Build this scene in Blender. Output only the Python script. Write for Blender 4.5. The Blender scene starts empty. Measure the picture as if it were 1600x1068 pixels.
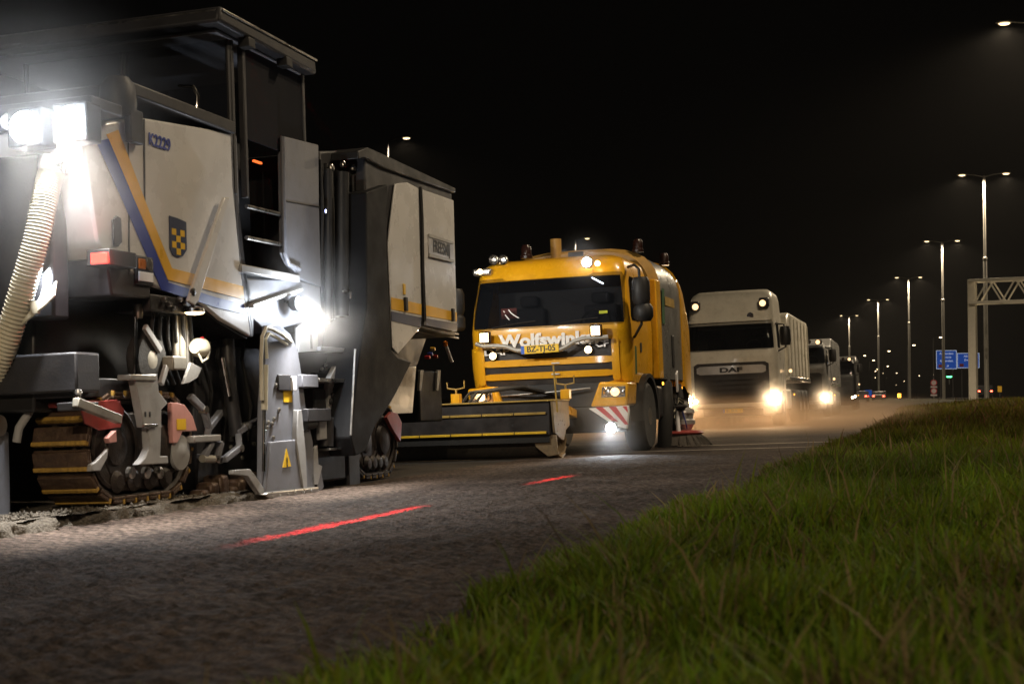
import bpy, bmesh, math, random
import numpy as np
from mathutils import Vector, Matrix

random.seed(7); rng = np.random.default_rng(7)
R = math.radians
scene = bpy.context.scene
COL = scene.collection

# ---------------------------------------------------------------- camera
cam_d = bpy.data.cameras.new('camera'); cam = bpy.data.objects.new('camera', cam_d); COL.objects.link(cam)
cam_d.lens = 50; cam_d.sensor_width = 36; cam_d.clip_start = 0.05; cam_d.clip_end = 5000
cam.location = (0, 0, 0.61); cam.rotation_euler = (R(90 + 2.217), 0, R(16.78))
cam_d.dof.use_dof = True; cam_d.dof.focus_distance = 18.0; cam_d.dof.aperture_fstop = 4.8
scene.camera = cam
# ---------------------------------------------------------------- night sky, no sun or moon in the picture
world = bpy.data.worlds.new('World'); scene.world = world; world.use_nodes = True
wn = world.node_tree.nodes
bg = wn['Background']; bg.inputs[0].default_value = (1.0, 0.93, 0.84, 1); bg.inputs[1].default_value = 0.0009
vs = scene.view_settings; vs.view_transform = 'Standard'; vs.look = 'None'; vs.exposure = 0; vs.gamma = 1; vs.use_curve_mapping = False
cy = scene.cycles
cy.use_denoising = True; cy.max_bounces = 5; cy.diffuse_bounces = 2; cy.glossy_bounces = 3; cy.transmission_bounces = 4
cy.volume_bounces = 0; cy.transparent_max_bounces = 6; cy.sample_clamp_indirect = 2.0; cy.sample_clamp_direct = 0
cy.caustics_reflective = False; cy.caustics_refractive = False

BANK = 0.04; TILT = -math.atan(BANK)
def shift(y): return -max(0.0, y - 30.0) ** 2 / 2700.0
def sstep(a, b, t):
    t = min(1, max(0, (t - a) / (b - a))); return t * t * (3 - 2 * t)
def ground_z(x, y):
    xr = x - shift(y)
    if xr <= -1.65: return BANK * max(xr, -16)
    return BANK * min(xr, 2.0) + (0.03 + 0.30 * sstep(10, 60, y)) * sstep(-1.2, 5.0, xr)

# ---------------------------------------------------------------- materials
MATS = {}
def mat(name, col, rough=0.5, metal=0.0, var=0.12, vscale=4.0, dirt=0.0, dirtcol=(0.06, 0.05, 0.04), bump=0.0, bscale=60, coat=0.0, spec=0.5):
    m = bpy.data.materials.new(name); m.use_nodes = True
    n = m.node_tree.nodes; l = m.node_tree.links; p = n['Principled BSDF']
    tc = n.new('ShaderNodeTexCoord')
    nz = n.new('ShaderNodeTexNoise'); nz.inputs['Scale'].default_value = vscale; nz.inputs['Detail'].default_value = 6; nz.inputs['Roughness'].default_value = 0.65
    l.new(tc.outputs['Object'], nz.inputs['Vector'])
    mr = n.new('ShaderNodeMapRange'); mr.inputs['From Min'].default_value = 0.3; mr.inputs['From Max'].default_value = 0.7
    mr.inputs['To Min'].default_value = 1 - var; mr.inputs['To Max'].default_value = 1 + var
    l.new(nz.outputs['Fac'], mr.inputs['Value'])
    mul = n.new('ShaderNodeVectorMath'); mul.operation = 'SCALE'; mul.inputs[0].default_value = col
    l.new(mr.outputs[0], mul.inputs['Scale'])
    out = mul.outputs[0]
    if dirt > 0:
        n2 = n.new('ShaderNodeTexNoise'); n2.inputs['Scale'].default_value = vscale * 2.3; n2.inputs['Detail'].default_value = 9; n2.inputs['Roughness'].default_value = 0.75
        l.new(tc.outputs['Object'], n2.inputs['Vector'])
        m2 = n.new('ShaderNodeMapRange'); m2.inputs['From Min'].default_value = 0.48; m2.inputs['From Max'].default_value = 0.72
        m2.inputs['To Min'].default_value = dirt * 0.15; m2.inputs['To Max'].default_value = dirt
        l.new(n2.outputs['Fac'], m2.inputs['Value'])
        mx = n.new('ShaderNodeMix'); mx.data_type = 'RGBA'
        l.new(m2.outputs[0], mx.inputs[0]); l.new(out, mx.inputs[6]); mx.inputs[7].default_value = (*dirtcol, 1)
        out = mx.outputs[2]
    l.new(out, p.inputs['Base Color'])
    mr2 = n.new('ShaderNodeMapRange'); mr2.inputs['From Min'].default_value = 0.3; mr2.inputs['From Max'].default_value = 0.7
    mr2.inputs['To Min'].default_value = max(0.02, rough - 0.1); mr2.inputs['To Max'].default_value = min(1, rough + 0.14)
    l.new(nz.outputs['Fac'], mr2.inputs['Value']); l.new(mr2.outputs[0], p.inputs['Roughness'])
    p.inputs['Metallic'].default_value = metal
    p.inputs['Specular IOR Level'].default_value = spec
    p.inputs['Coat Weight'].default_value = coat; p.inputs['Coat Roughness'].default_value = 0.08
    if bump > 0:
        n3 = n.new('ShaderNodeTexNoise'); n3.inputs['Scale'].default_value = bscale; n3.inputs['Detail'].default_value = 5
        l.new(tc.outputs['Object'], n3.inputs['Vector'])
        b = n.new('ShaderNodeBump'); b.inputs['Strength'].default_value = bump; b.inputs['Distance'].default_value = 0.02
        l.new(n3.outputs['Fac'], b.inputs['Height']); l.new(b.outputs[0], p.inputs['Normal'])
    MATS[name] = m; return m
def glow(name, col, strength):
    m = bpy.data.materials.new(name); m.use_nodes = True
    n = m.node_tree.nodes; p = n['Principled BSDF']
    p.inputs['Base Color'].default_value = (*[0.5 * c for c in col], 1)
    p.inputs['Emission Color'].default_value = (*col, 1); p.inputs['Emission Strength'].default_value = strength
    p.inputs['Roughness'].default_value = 0.2
    m.cycles.emission_sampling = 'NONE'
    MATS[name] = m; return m
def glass(name, tint=(0.012, 0.013, 0.016), alpha=0.25, rough=0.04):
    m = bpy.data.materials.new(name); m.use_nodes = True
    n = m.node_tree.nodes; l = m.node_tree.links; p = n['Principled BSDF']
    p.inputs['Base Color'].default_value = (*tint, 1); p.inputs['Roughness'].default_value = rough
    p.inputs['Alpha'].default_value = 1 - alpha; p.inputs['Specular IOR Level'].default_value = 0.5
    MATS[name] = m; return m

mat('white_paint', (0.68, 0.67, 0.66), 0.27, var=0.03, vscale=2, dirt=0.10, dirtcol=(0.30, 0.27, 0.23), coat=0.2)
mat('truck_white', (0.72, 0.68, 0.58), 0.3, var=0.05, vscale=2, dirt=0.35, dirtcol=(0.30, 0.25, 0.19), coat=0.3)
mat('stripe_blue', (0.035, 0.06, 0.33), 0.35, var=0.08)
mat('stripe_yellow', (0.80, 0.45, 0.05), 0.35, var=0.08)
mat('navy', (0.03, 0.045, 0.10), 0.4)
mat('grey_paint', (0.175, 0.18, 0.205), 0.42, var=0.12, dirt=0.4, dirtcol=(0.10, 0.09, 0.075), bump=0.08)
mat('light_grey', (0.36, 0.36, 0.36), 0.4, var=0.1, dirt=0.35, dirtcol=(0.13, 0.11, 0.09), bump=0.05)
mat('dark_grey', (0.026, 0.026, 0.030), 0.48, var=0.15, dirt=0.35, dirtcol=(0.07, 0.06, 0.05), bump=0.06)
mat('frame_black', (0.007, 0.007, 0.008), 0.6, spec=0.2, bump=0.05)
mat('screen_cloth', (0.016, 0.016, 0.019), 0.9, spec=0.1)
mat('black', (0.012, 0.012, 0.013), 0.5, var=0.2, dirt=0.25, dirtcol=(0.04, 0.035, 0.03))
mat('rubber', (0.014, 0.014, 0.014), 0.75, var=0.2, dirt=0.5, dirtcol=(0.032, 0.027, 0.022), bump=0.25)
mat('steel', (0.50, 0.48, 0.45), 0.3, metal=1.0, var=0.15, dirt=0.25, dirtcol=(0.12, 0.09, 0.06))
mat('chrome', (0.75, 0.73, 0.7), 0.12, metal=1.0, var=0.05)
mat('cast_steel', (0.40, 0.38, 0.33), 0.45, metal=0.6, var=0.2, dirt=0.3)
mat('track_pad', (0.075, 0.042, 0.030), 0.42, metal=0.35, var=0.4, vscale=9, dirt=0.75, dirtcol=(0.16, 0.115, 0.06), bump=0.5, bscale=30)
mat('track_rubber', (0.42, 0.25, 0.04), 0.6, var=0.3, vscale=12, dirt=0.8, dirtcol=(0.07, 0.05, 0.03), bump=0.6, bscale=26)
mat('track_steel', (0.022, 0.017, 0.015), 0.5, metal=0.3, var=0.3, dirt=0.5, dirtcol=(0.09, 0.06, 0.04), bump=0.2)
mat('guard_red', (0.36, 0.055, 0.05), 0.4, var=0.15, dirt=0.5, dirtcol=(0.10, 0.07, 0.05))
mat('guard_pink', (0.62, 0.30, 0.27), 0.45, var=0.1, dirt=0.3, dirtcol=(0.3, 0.2, 0.15))
mat('label_yellow', (0.80, 0.50, 0.03), 0.4, var=0.1)
mat('hose_grey', (0.30, 0.29, 0.26), 0.55, var=0.15)
mat('cream_hose', (0.62, 0.58, 0.46), 0.5, var=0.15)
mat('sweeper_yellow', (0.80, 0.40, 0.010), 0.30, var=0.06, vscale=2, dirt=0.22, dirtcol=(0.22, 0.13, 0.03), coat=0.4)
mat('dirty_yellow', (0.42, 0.27, 0.05), 0.5, var=0.25, vscale=6, dirt=0.6, dirtcol=(0.10, 0.075, 0.045))
mat('tank_grey', (0.19, 0.19, 0.185), 0.32, metal=0.3, var=0.12, vscale=2, dirt=0.3, dirtcol=(0.12, 0.10, 0.08))
mat('tank_roof', (0.42, 0.24, 0.05), 0.5, var=0.15, dirt=0.5, dirtcol=(0.18, 0.12, 0.05))
mat('grille_black', (0.020, 0.018, 0.018), 0.45, var=0.2, dirt=0.5, dirtcol=(0.06, 0.045, 0.04))
mat('brown_flap', (0.24, 0.17, 0.09), 0.6, var=0.2, vscale=5, dirt=0.6, dirtcol=(0.08, 0.06, 0.04), bump=0.2)
mat('bristle', (0.07, 0.06, 0.05), 0.8, var=0.4, vscale=30, bump=0.6, bscale=80)
mat('plate_yellow', (0.85, 0.55, 0.02), 0.35, var=0.03)
mat('plate_blue', (0.02, 0.12, 0.6), 0.4)
mat('white_letter', (0.85, 0.83, 0.8), 0.4, var=0.03)
mat('red_film', (0.55, 0.02, 0.03), 0.35, var=0.1)
mat('silver', (0.62, 0.60, 0.58), 0.35, metal=0.7, var=0.1)
mat('green_step', (0.02, 0.09, 0.03), 0.5)
mat('lamp_glass', (0.5, 0.48, 0.45), 0.1, metal=0.8, var=0.25, vscale=30)
mat('amber', (0.45, 0.13, 0.01), 0.25, var=0.1)
mat('beacon_dark', (0.020, 0.007, 0.005), 0.25, var=0.1)
mat('red_lens', (0.30, 0.01, 0.01), 0.2)
mat('galvanised', (0.40, 0.39, 0.36), 0.5, metal=0.35, var=0.12, vscale=3)
mat('sign_blue', (0.015, 0.13, 0.48), 0.45, var=0.06)
mat('plastic_seat', (0.02, 0.02, 0.022), 0.6)
mat('seat_cloth', (0.05, 0.05, 0.06), 0.85)
mat('cab_lining', (0.10, 0.10, 0.11), 0.8)
mat('hiviz', (0.5, 0.55, 0.03), 0.7)
mat('reflective', (0.85, 0.85, 0.88), 0.35, var=0.05)
mat('cloth_dark', (0.06, 0.012, 0.012), 0.8)
mat('car_dark', (0.03, 0.03, 0.035), 0.3, coat=0.4)
glass('glass_dark', (0.008, 0.009, 0.011), 0.02, 0.03); glass('glass_screen', (0.010, 0.012, 0.016), 0.62, 0.03)
glass('glass_blue', (0.03, 0.035, 0.05), 0.6, 0.08)
glow('led_white', (0.86, 0.93, 1.0), 60); glow('led_soft', (0.9, 0.95, 1.0), 9)
glow('warm_head', (1.0, 0.74, 0.42), 90); glow('warm_small', (1.0, 0.68, 0.34), 9); glow('warm_dim', (1.0, 0.62, 0.3), 2.2)
glow('sodium', (1.0, 0.74, 0.40), 3.2); glow('marker_lit', (1.0, 0.85, 0.6), 2.5); glow('sodium_far', (1.0, 0.76, 0.45), 12)
glow('tail_red', (1.0, 0.05, 0.035), 3.5); glow('tail_far', (1.0, 0.06, 0.03), 22)
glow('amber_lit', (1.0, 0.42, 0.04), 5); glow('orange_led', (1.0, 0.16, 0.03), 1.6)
glow('green_lit', (0.1, 1.0, 0.3), 6); glow('blue_panel', (0.01, 0.10, 0.55), 0.32); glow('sign_white', (0.75, 0.85, 1.0), 0.5)   # backlit motorway signs
mat('sign_pink', (0.82, 0.72, 0.76), 0.4, var=0.05); mat('sign_red', (0.60, 0.03, 0.06), 0.4, var=0.05); mat('sign_yellow', (0.85, 0.50, 0.02), 0.4, var=0.05); glow('blue_spark', (0.45, 0.5, 1.0), 14)

# ---------------------------------------------------------------- mesh building
class MB:
    def __init__(s): s.v = []; s.f = []
    def add(s, vs, fs):
        b = len(s.v); s.v += [tuple(float(c) for c in p) for p in vs]; s.f += [tuple(i + b for i in q) for q in fs]; return s
    def box(s, x0, x1, y0, y1, z0, z1):
        return s.add([(x0,y0,z0),(x1,y0,z0),(x1,y1,z0),(x0,y1,z0),(x0,y0,z1),(x1,y0,z1),(x1,y1,z1),(x0,y1,z1)],
                     [(0,3,2,1),(4,5,6,7),(0,1,5,4),(1,2,6,5),(2,3,7,6),(3,0,4,7)])
    def prism(s, poly, a, b, axis='x'):
        n = len(poly)
        def P(p, t): return (t, p[0], p[1]) if axis == 'x' else (p[0], t, p[1]) if axis == 'y' else (p[0], p[1], t)
        return s.add([P(p, a) for p in poly] + [P(p, b) for p in poly],
                     [tuple(range(n - 1, -1, -1)), tuple(range(n, 2 * n))] + [(i, (i + 1) % n, n + (i + 1) % n, n + i) for i in range(n)])
    def tube(s, pts, r, n=10, cap=True, closed=False):
        pts = [Vector(p) for p in pts]; m = len(pts); rr = r if isinstance(r, (list, tuple)) else [r] * m
        rings = []; prev = None
        for i, p in enumerate(pts):
            t = (pts[(i + 1) % m] - pts[i - 1]) if closed else (pts[min(i + 1, m - 1)] - pts[max(i - 1, 0)])
            t.normalize()
            if prev is None:
                a = Vector((0, 0, 1)) if abs(t.z) < 0.9 else Vector((1, 0, 0)); u = t.cross(a).normalized()
            else:
                u = prev - t * prev.dot(t); u.normalize()
            prev = u; w = t.cross(u)
            rings.append([p + (u * math.cos(2 * math.pi * k / n) + w * math.sin(2 * math.pi * k / n)) * rr[i] for k in range(n)])
        vs = [q for g in rings for q in g]; fs = []
        for i in range(m if closed else m - 1):
            j = (i + 1) % m
            for k in range(n): fs.append((i*n+k, i*n+(k+1)%n, j*n+(k+1)%n, j*n+k))
        if cap and not closed: fs += [tuple(range(n - 1, -1, -1)), tuple(range((m - 1) * n, m * n))]
        return s.add(vs, fs)
    def bar(s, p0, p1, w, h, up=(0, 0, 1)):
        p0 = Vector(p0); p1 = Vector(p1); t = (p1 - p0).normalized(); u = t.cross(Vector(up))
        if u.length < 1e-3: u = t.cross(Vector((0, 1, 0)))
        u.normalize(); v = u.cross(t)
        c = [(-1,-1),(1,-1),(1,1),(-1,1)]
        return s.add([p0 + u*a*w/2 + v*b*h/2 for a, b in c] + [p1 + u*a*w/2 + v*b*h/2 for a, b in c],
                     [(3,2,1,0),(4,5,6,7)] + [(i,(i+1)%4,4+(i+1)%4,4+i) for i in range(4)])
    def lathe(s, prof, o, axis='z', n=24):
        vs = []; fs = []; m = len(prof)
        for r, h in prof:
            for k in range(n):
                a = 2 * math.pi * k / n; c, d = r * math.cos(a), r * math.sin(a)
                vs.append((o[0]+c, o[1]+d, o[2]+h) if axis == 'z' else (o[0]+h, o[1]+c, o[2]+d) if axis == 'x' else (o[0]+c, o[1]+h, o[2]+d))
        for i in range(m - 1):
            for k in range(n): fs.append((i*n+k, i*n+(k+1)%n, (i+1)*n+(k+1)%n, (i+1)*n+k))
        if prof[0][0] > 1e-4: fs.append(tuple(range(n - 1, -1, -1)))
        if prof[-1][0] > 1e-4: fs.append(tuple(range((m - 1) * n, m * n)))
        return s.add(vs, fs)
    def grid(s, rows):
        h = len(rows); w = len(rows[0])
        return s.add([p for r in rows for p in r], [(i*w+j, i*w+j+1, (i+1)*w+j+1, (i+1)*w+j) for i in range(h-1) for j in range(w-1)])
    def build(s, name, material, parent=None, bevel=0.0, smooth=35, fix=True):
        me = bpy.data.meshes.new(name); me.from_pydata(s.v, [], s.f)
        if fix:
            bm = bmesh.new(); bm.from_mesh(me); bmesh.ops.remove_doubles(bm, verts=bm.verts, dist=1e-5)
            bmesh.ops.recalc_face_normals(bm, faces=bm.faces); bm.to_mesh(me); bm.free()
        me.materials.append(MATS[material] if isinstance(material, str) else material)
        if smooth:
            me.polygons.foreach_set('use_smooth', [True] * len(me.polygons)); me.set_sharp_from_angle(angle=R(smooth))
        o = bpy.data.objects.new(name, me); COL.objects.link(o); o.parent = parent
        if bevel > 0:
            b = o.modifiers.new('bevel', 'BEVEL'); b.width = bevel; b.segments = 2; b.limit_method = 'ANGLE'; b.angle_limit = R(40)
        return o
def box(name, m, par, x0, x1, y0, y1, z0, z1, bevel=0.008): return MB().box(x0, x1, y0, y1, z0, z1).build(name, m, par, bevel)
def prism(name, m, par, poly, a, b, axis='x', bevel=0.008): return MB().prism(poly, a, b, axis).build(name, m, par, bevel)
def tube(name, m, par, pts, r, n=10): return MB().tube(pts, r, n).build(name, m, par)
def lathe(name, m, par, prof, o, axis='z', n=24): return MB().lathe(prof, o, axis, n).build(name, m, par)
def empty(name, loc, rot=(0, 0, 0)):
    o = bpy.data.objects.new(name, None); COL.objects.link(o); o.location = loc; o.rotation_euler = rot; o.empty_display_size = 0.3; return o
def tag(o, label=None, cat=None, group=None, kind=None):
    if label: o['label'] = label
    if cat: o['category'] = cat
    if group: o['group'] = group
    if kind: o['kind'] = kind
    return o
def copy_tree(o, parent=None):
    c = o.copy(); COL.objects.link(c); c.parent = parent
    for ch in list(o.children): copy_tree(ch, c)
    return c
def text(body, size, m, par, loc, rot, name='lettering', ext=0.002, sx=1.0, align='CENTER', bold=0.0):
    cu = bpy.data.curves.new('t', 'FONT'); cu.body = body; cu.size = size; cu.extrude = ext; cu.align_x = align; cu.align_y = 'CENTER'; cu.offset = bold
    ob = bpy.data.objects.new('t', cu); COL.objects.link(ob)
    me = bpy.data.meshes.new_from_object(ob.evaluated_get(bpy.context.evaluated_depsgraph_get()))
    bpy.data.objects.remove(ob); me.materials.clear(); me.materials.append(MATS[m])
    o = bpy.data.objects.new(name, me); COL.objects.link(o); o.parent = par; o.location = loc; o.rotation_euler = rot; o.scale = (sx, 1, 1); return o
SIDE = (R(90), 0, R(90)); FRONT = (R(90), 0, 0)
def spot(par, loc, direction, power, col, angle=120, blend=0.6, size=0.04, name='beam'):
    d = bpy.data.lights.new(name, 'SPOT'); d.energy = power; d.color = col; d.spot_size = R(angle); d.spot_blend = blend; d.shadow_soft_size = size
    o = bpy.data.objects.new(name, d); COL.objects.link(o); o.parent = par; o.location = loc
    o.rotation_euler = Vector(direction).to_track_quat('-Z', 'Y').to_euler(); return o
BOLT = {}
def bolt(par, loc, axis='x', r=0.014, m='steel'):
    key = (axis, r, m)
    if key not in BOLT:
        pr = [(r, -0.01), (r, 0.008), (r * 0.55, 0.014), (0.0, 0.014)]
        me_o = MB().lathe(pr, (0, 0, 0), axis, 8).build('bolt', m, par); BOLT[key] = me_o.data; o = me_o
    else:
        o = bpy.data.objects.new('bolt', BOLT[key]); COL.objects.link(o); o.parent = par
    o.location = loc
    if axis == 'y': o.rotation_euler = (0, 0, math.pi)
    return o
LED = (0.85, 0.92, 1.0); WARM = (1.0, 0.70, 0.40); NA = (1.0, 0.80, 0.55)
# ---------------------------------------------------------------- survey: where a sight line meets a given plane of a vehicle's own frame
_f = 2222.0; _yw, _pt = R(16.78), R(2.217)
_fw = np.array([-math.sin(_yw) * math.cos(_pt), math.cos(_yw) * math.cos(_pt), math.sin(_pt)]); _rt = np.array([math.cos(_yw), math.sin(_yw), 0]); _up = np.cross(_rt, _fw)
_a = math.atan(BANK); _RM = np.array([[math.cos(_a), 0, -math.sin(_a)], [0, 1, 0], [math.sin(_a), 0, math.cos(_a)]])
_OR = {'M': (-5.3, 8.0, -.212), 'W': (-5.25, 19.3, -.21), 'D': (-5.3, 38.0, -.212)}
def _loc(k, px, py, ax, val):
    o = _RM.T @ (np.array([0, 0, 0.61]) - np.array(_OR[k])); d = _RM.T @ (_fw + _rt * (px - 800) / _f - _up * (py - 534) / _f)
    p = o + d * (val - o[ax]) / d[ax]; return tuple(float(c) for c in p)
def MS(x, y, v=0.0): return _loc('M', x, y, 0, v)[1:]
def M3(x, y, v=0.0): return _loc('M', x, y, 0, v)
def MF(x, y, v=0.0): p = _loc('M', x, y, 1, v); return (p[0], p[2])
def MG(x, y, v=0.0): return _loc('M', x, y, 1, v)
def WS(x, y, v=0.0): return _loc('W', x, y, 0, v)[1:]
def W3(x, y, v=0.0): return _loc('W', x, y, 0, v)
def WF(x, y, v=0.0): p = _loc('W', x, y, 1, v); return (p[0], p[2])
def WG(x, y, v=0.0): return _loc('W', x, y, 1, v)
def DS(x, y, v=0.0): return _loc('D', x, y, 0, v)[1:]
def DF(x, y, v=0.0): p = _loc('D', x, y, 1, v); return (p[0], p[2])
def DG(x, y, v=0.0): return _loc('D', x, y, 1, v)
# ---------------------------------------------------------------- the ground and the road
def asphalt(name, c1, c2, groove=True, rough=0.85):
    m = bpy.data.materials.new(name); m.use_nodes = True
    n = m.node_tree.nodes; l = m.node_tree.links; p = n['Principled BSDF']
    tc = n.new('ShaderNodeTexCoord')
    big = n.new('ShaderNodeTexNoise'); big.inputs['Scale'].default_value = 0.7; big.inputs['Detail'].default_value = 8; big.inputs['Roughness'].default_value = 0.7
    fine = n.new('ShaderNodeTexNoise'); fine.inputs['Scale'].default_value = 55; fine.inputs['Detail'].default_value = 5; fine.inputs['Roughness'].default_value = 0.75
    vor = n.new('ShaderNodeTexVoronoi'); vor.inputs['Scale'].default_value = 70
    for t in (big, fine, vor): l.new(tc.outputs['Object'], t.inputs['Vector'])
    add = n.new('ShaderNodeMath'); add.operation = 'MULTIPLY_ADD'; add.inputs[1].default_value = 0.55
    l.new(big.outputs['Fac'], add.inputs[0]); 
    sc = n.new('ShaderNodeMath'); sc.operation = 'MULTIPLY'; sc.inputs[1].default_value = 0.5; l.new(fine.outputs['Fac'], sc.inputs[0]); l.new(sc.outputs[0], add.inputs[2])
    cr = n.new('ShaderNodeValToRGB'); cr.color_ramp.elements[0].position = 0.40; cr.color_ramp.elements[0].color = (*c1, 1)
    cr.color_ramp.elements[1].position = 0.64; cr.color_ramp.elements[1].color = (*c2, 1)
    l.new(add.outputs[0], cr.inputs[0]); out = cr.outputs[0]
    if groove:   # finer strip beside the toothed milled lane, its lamp-lit band painted paler
        sx = n.new('ShaderNodeSeparateXYZ'); l.new(tc.outputs['Object'], sx.inputs[0])
        ad = n.new('ShaderNodeMath'); ad.operation = 'MULTIPLY_ADD'; ad.inputs[1].default_value = 0.5; l.new(big.outputs['Fac'], ad.inputs[0]); l.new(sx.outputs['X'], ad.inputs[2])
        mr = n.new('ShaderNodeMapRange'); mr.inputs['From Min'].default_value = -4.35; mr.inputs['From Max'].default_value = -3.95; mr.inputs['To Min'].default_value = 1.0; mr.inputs['To Max'].default_value = 0.0; l.new(ad.outputs[0], mr.inputs['Value'])
        mx = n.new('ShaderNodeMix'); mx.data_type = 'RGBA'; mx.blend_type = 'MULTIPLY'; mx.inputs[7].default_value = (2.7, 2.7, 2.6, 1)
        l.new(mr.outputs[0], mx.inputs[0]); l.new(out, mx.inputs[6]); out = mx.outputs[2]
    if groove:  # groove light and shade put into the colour as alternating bands
        mpc = n.new('ShaderNodeMapping'); mpc.inputs['Rotation'].default_value = (0, 0, R(-62)); l.new(tc.outputs['Object'], mpc.inputs['Vector'])
        wc = n.new('ShaderNodeTexWave'); wc.inputs['Scale'].default_value = 3.6; wc.inputs['Distortion'].default_value = 5.0; wc.inputs['Detail'].default_value = 4; wc.inputs['Detail Scale'].default_value = 3.0; l.new(mpc.outputs[0], wc.inputs['Vector'])
        mw = n.new('ShaderNodeMapRange'); mw.inputs['To Min'].default_value = 0.62; mw.inputs['To Max'].default_value = 1.45; l.new(wc.outputs['Fac'], mw.inputs['Value'])
        sv = n.new('ShaderNodeVectorMath'); sv.operation = 'SCALE'; l.new(out, sv.inputs[0]); l.new(mw.outputs[0], sv.inputs['Scale']); out = sv.outputs[0]
    l.new(out, p.inputs['Base Color'])
    p.inputs['Roughness'].default_value = rough; p.inputs['Specular IOR Level'].default_value = 0.12
    h = n.new('ShaderNodeMath'); h.operation = 'ADD'; l.new(fine.outputs['Fac'], h.inputs[0]); l.new(vor.outputs['Distance'], h.inputs[1])
    b = n.new('ShaderNodeBump'); b.inputs['Strength'].default_value = 0.7; b.inputs['Distance'].default_value = 0.012
    l.new(h.outputs[0], b.inputs['Height']); last = b
    if groove:
        mp = n.new('ShaderNodeMapping'); mp.inputs['Rotation'].default_value = (0, 0, R(-62)); l.new(tc.outputs['Object'], mp.inputs['Vector'])
        wv = n.new('ShaderNodeTexWave'); wv.inputs['Scale'].default_value = 5.5; wv.inputs['Distortion'].default_value = 3.5; wv.inputs['Detail'].default_value = 3; wv.inputs['Detail Scale'].default_value = 2.5
        wv.bands_direction = 'Y'; l.new(mp.outputs[0], wv.inputs['Vector'])
        b2 = n.new('ShaderNodeBump'); b2.inputs['Strength'].default_value = 0.25; b2.inputs['Distance'].default_value = 0.018
        l.new(wv.outputs['Fac'], b2.inputs['Height']); l.new(b.outputs[0], b2.inputs['Normal']); last = b2
    l.new(last.outputs[0], p.inputs['Normal']); MATS[name] = m; return m
asphalt('milled', (0.0095, 0.0068, 0.0060), (0.056, 0.042, 0.035))
asphalt('asphalt_old', (0.035, 0.031, 0.028), (0.10, 0.09, 0.08), groove=False)
asphalt('soil', (0.016, 0.014, 0.008), (0.050, 0.045, 0.022), groove=False)
asphalt('cut_crust', (0.05, 0.044, 0.036), (0.19, 0.165, 0.135), groove=False)

def vnoise(X, Y, s, seed):
    g = np.random.default_rng(seed).random((257, 257)); x = X * s; y = Y * s
    xi = np.floor(x).astype(int); yi = np.floor(y).astype(int); fx = x - xi; fy = y - yi
    fx = fx * fx * (3 - 2 * fx); fy = fy * fy * (3 - 2 * fy); xi %= 256; yi %= 256
    return (g[xi, yi] * (1 - fx) + g[xi + 1, yi] * fx) * (1 - fy) + (g[xi, yi + 1] * (1 - fx) + g[xi + 1, yi + 1] * fx) * fy - 0.5
def np_mesh(name, V, F, material, smooth=True):
    me = bpy.data.meshes.new(name); F = np.asarray(F, dtype=np.int32); k = F.shape[1]
    me.vertices.add(len(V)); me.vertices.foreach_set('co', np.asarray(V, dtype=np.float32).ravel())
    me.loops.add(F.size); me.loops.foreach_set('vertex_index', F.ravel())
    me.polygons.add(len(F)); me.polygons.foreach_set('loop_start', np.arange(0, F.size, k, dtype=np.int32)); me.polygons.foreach_set('loop_total', np.full(len(F), k, dtype=np.int32))
    me.update(calc_edges=True); me.validate()
    if smooth: me.polygons.foreach_set('use_smooth', np.ones(len(F), dtype=bool))
    me.materials.append(MATS[material]); o = bpy.data.objects.new(name, me); COL.objects.link(o); return o
def sheet(name, xs, ys, zf, material, curve=True):
    xs = np.asarray(xs, float); ys = np.asarray(ys, float)
    X, Y = np.meshgrid(xs, ys)
    if curve: X = X - np.maximum(0, Y - 30) ** 2 / 2700.0
    Z = zf(X, Y)
    V = np.stack([X.ravel(), Y.ravel(), Z.ravel()], 1); w = len(xs); h = len(ys)
    i = (np.arange(h - 1)[:, None] * w + np.arange(w - 1)[None]).ravel()
    return np_mesh(name, V, np.stack([i, i + 1, i + w + 1, i + w], 1), material)
def npshift(Y): return -np.maximum(0, Y - 30) ** 2 / 2700.0
def bank(X, Y): return BANK * (X - npshift(Y))
def rough_road(X, Y):
    XR = X - npshift(Y)
    fade = np.clip(1.4 - Y / 16, 0.25, 1)
    lane = np.clip((XR + 4.40 + vnoise(X, Y, 1.7, 78) * 0.3) / 0.25, 0, 1)
    tooth = np.sin((Y + XR * 0.55 + vnoise(X, Y, 4, 79) * 0.03) * 2 * np.pi / 0.085) * (vnoise(X * 3.0, Y, 4.1, 80) > -0.18) * 0.009 * lane
    tooth = tooth + np.sin(XR * 2 * np.pi / 0.21 + 1.5 * vnoise(X, Y, 1.3, 81)) * 0.004 * lane
    n = vnoise(X, Y, 3.1, 2) * 0.014 + vnoise(X, Y, 11, 3) * 0.009 + vnoise(X, Y, 29, 4) * 0.013
    rut = -0.012 * np.exp(-((XR + 2.85) / 0.09) ** 2)
    return BANK * XR + (tooth + n + rut) * fade
CUT = -5.3
ys_near = np.concatenate([np.arange(2.2, 9, 0.026), np.arange(9, 18, 0.045), np.arange(18, 40, 0.2), np.arange(40, 200, 4), np.arange(200, 500, 10)])
xs_near = np.arange(CUT, -0.9, 0.034)
def near_z(X, Y):
    Z = rough_road(X, Y); return Z
road = sheet('road', xs_near, ys_near, near_z, 'milled')
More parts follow.
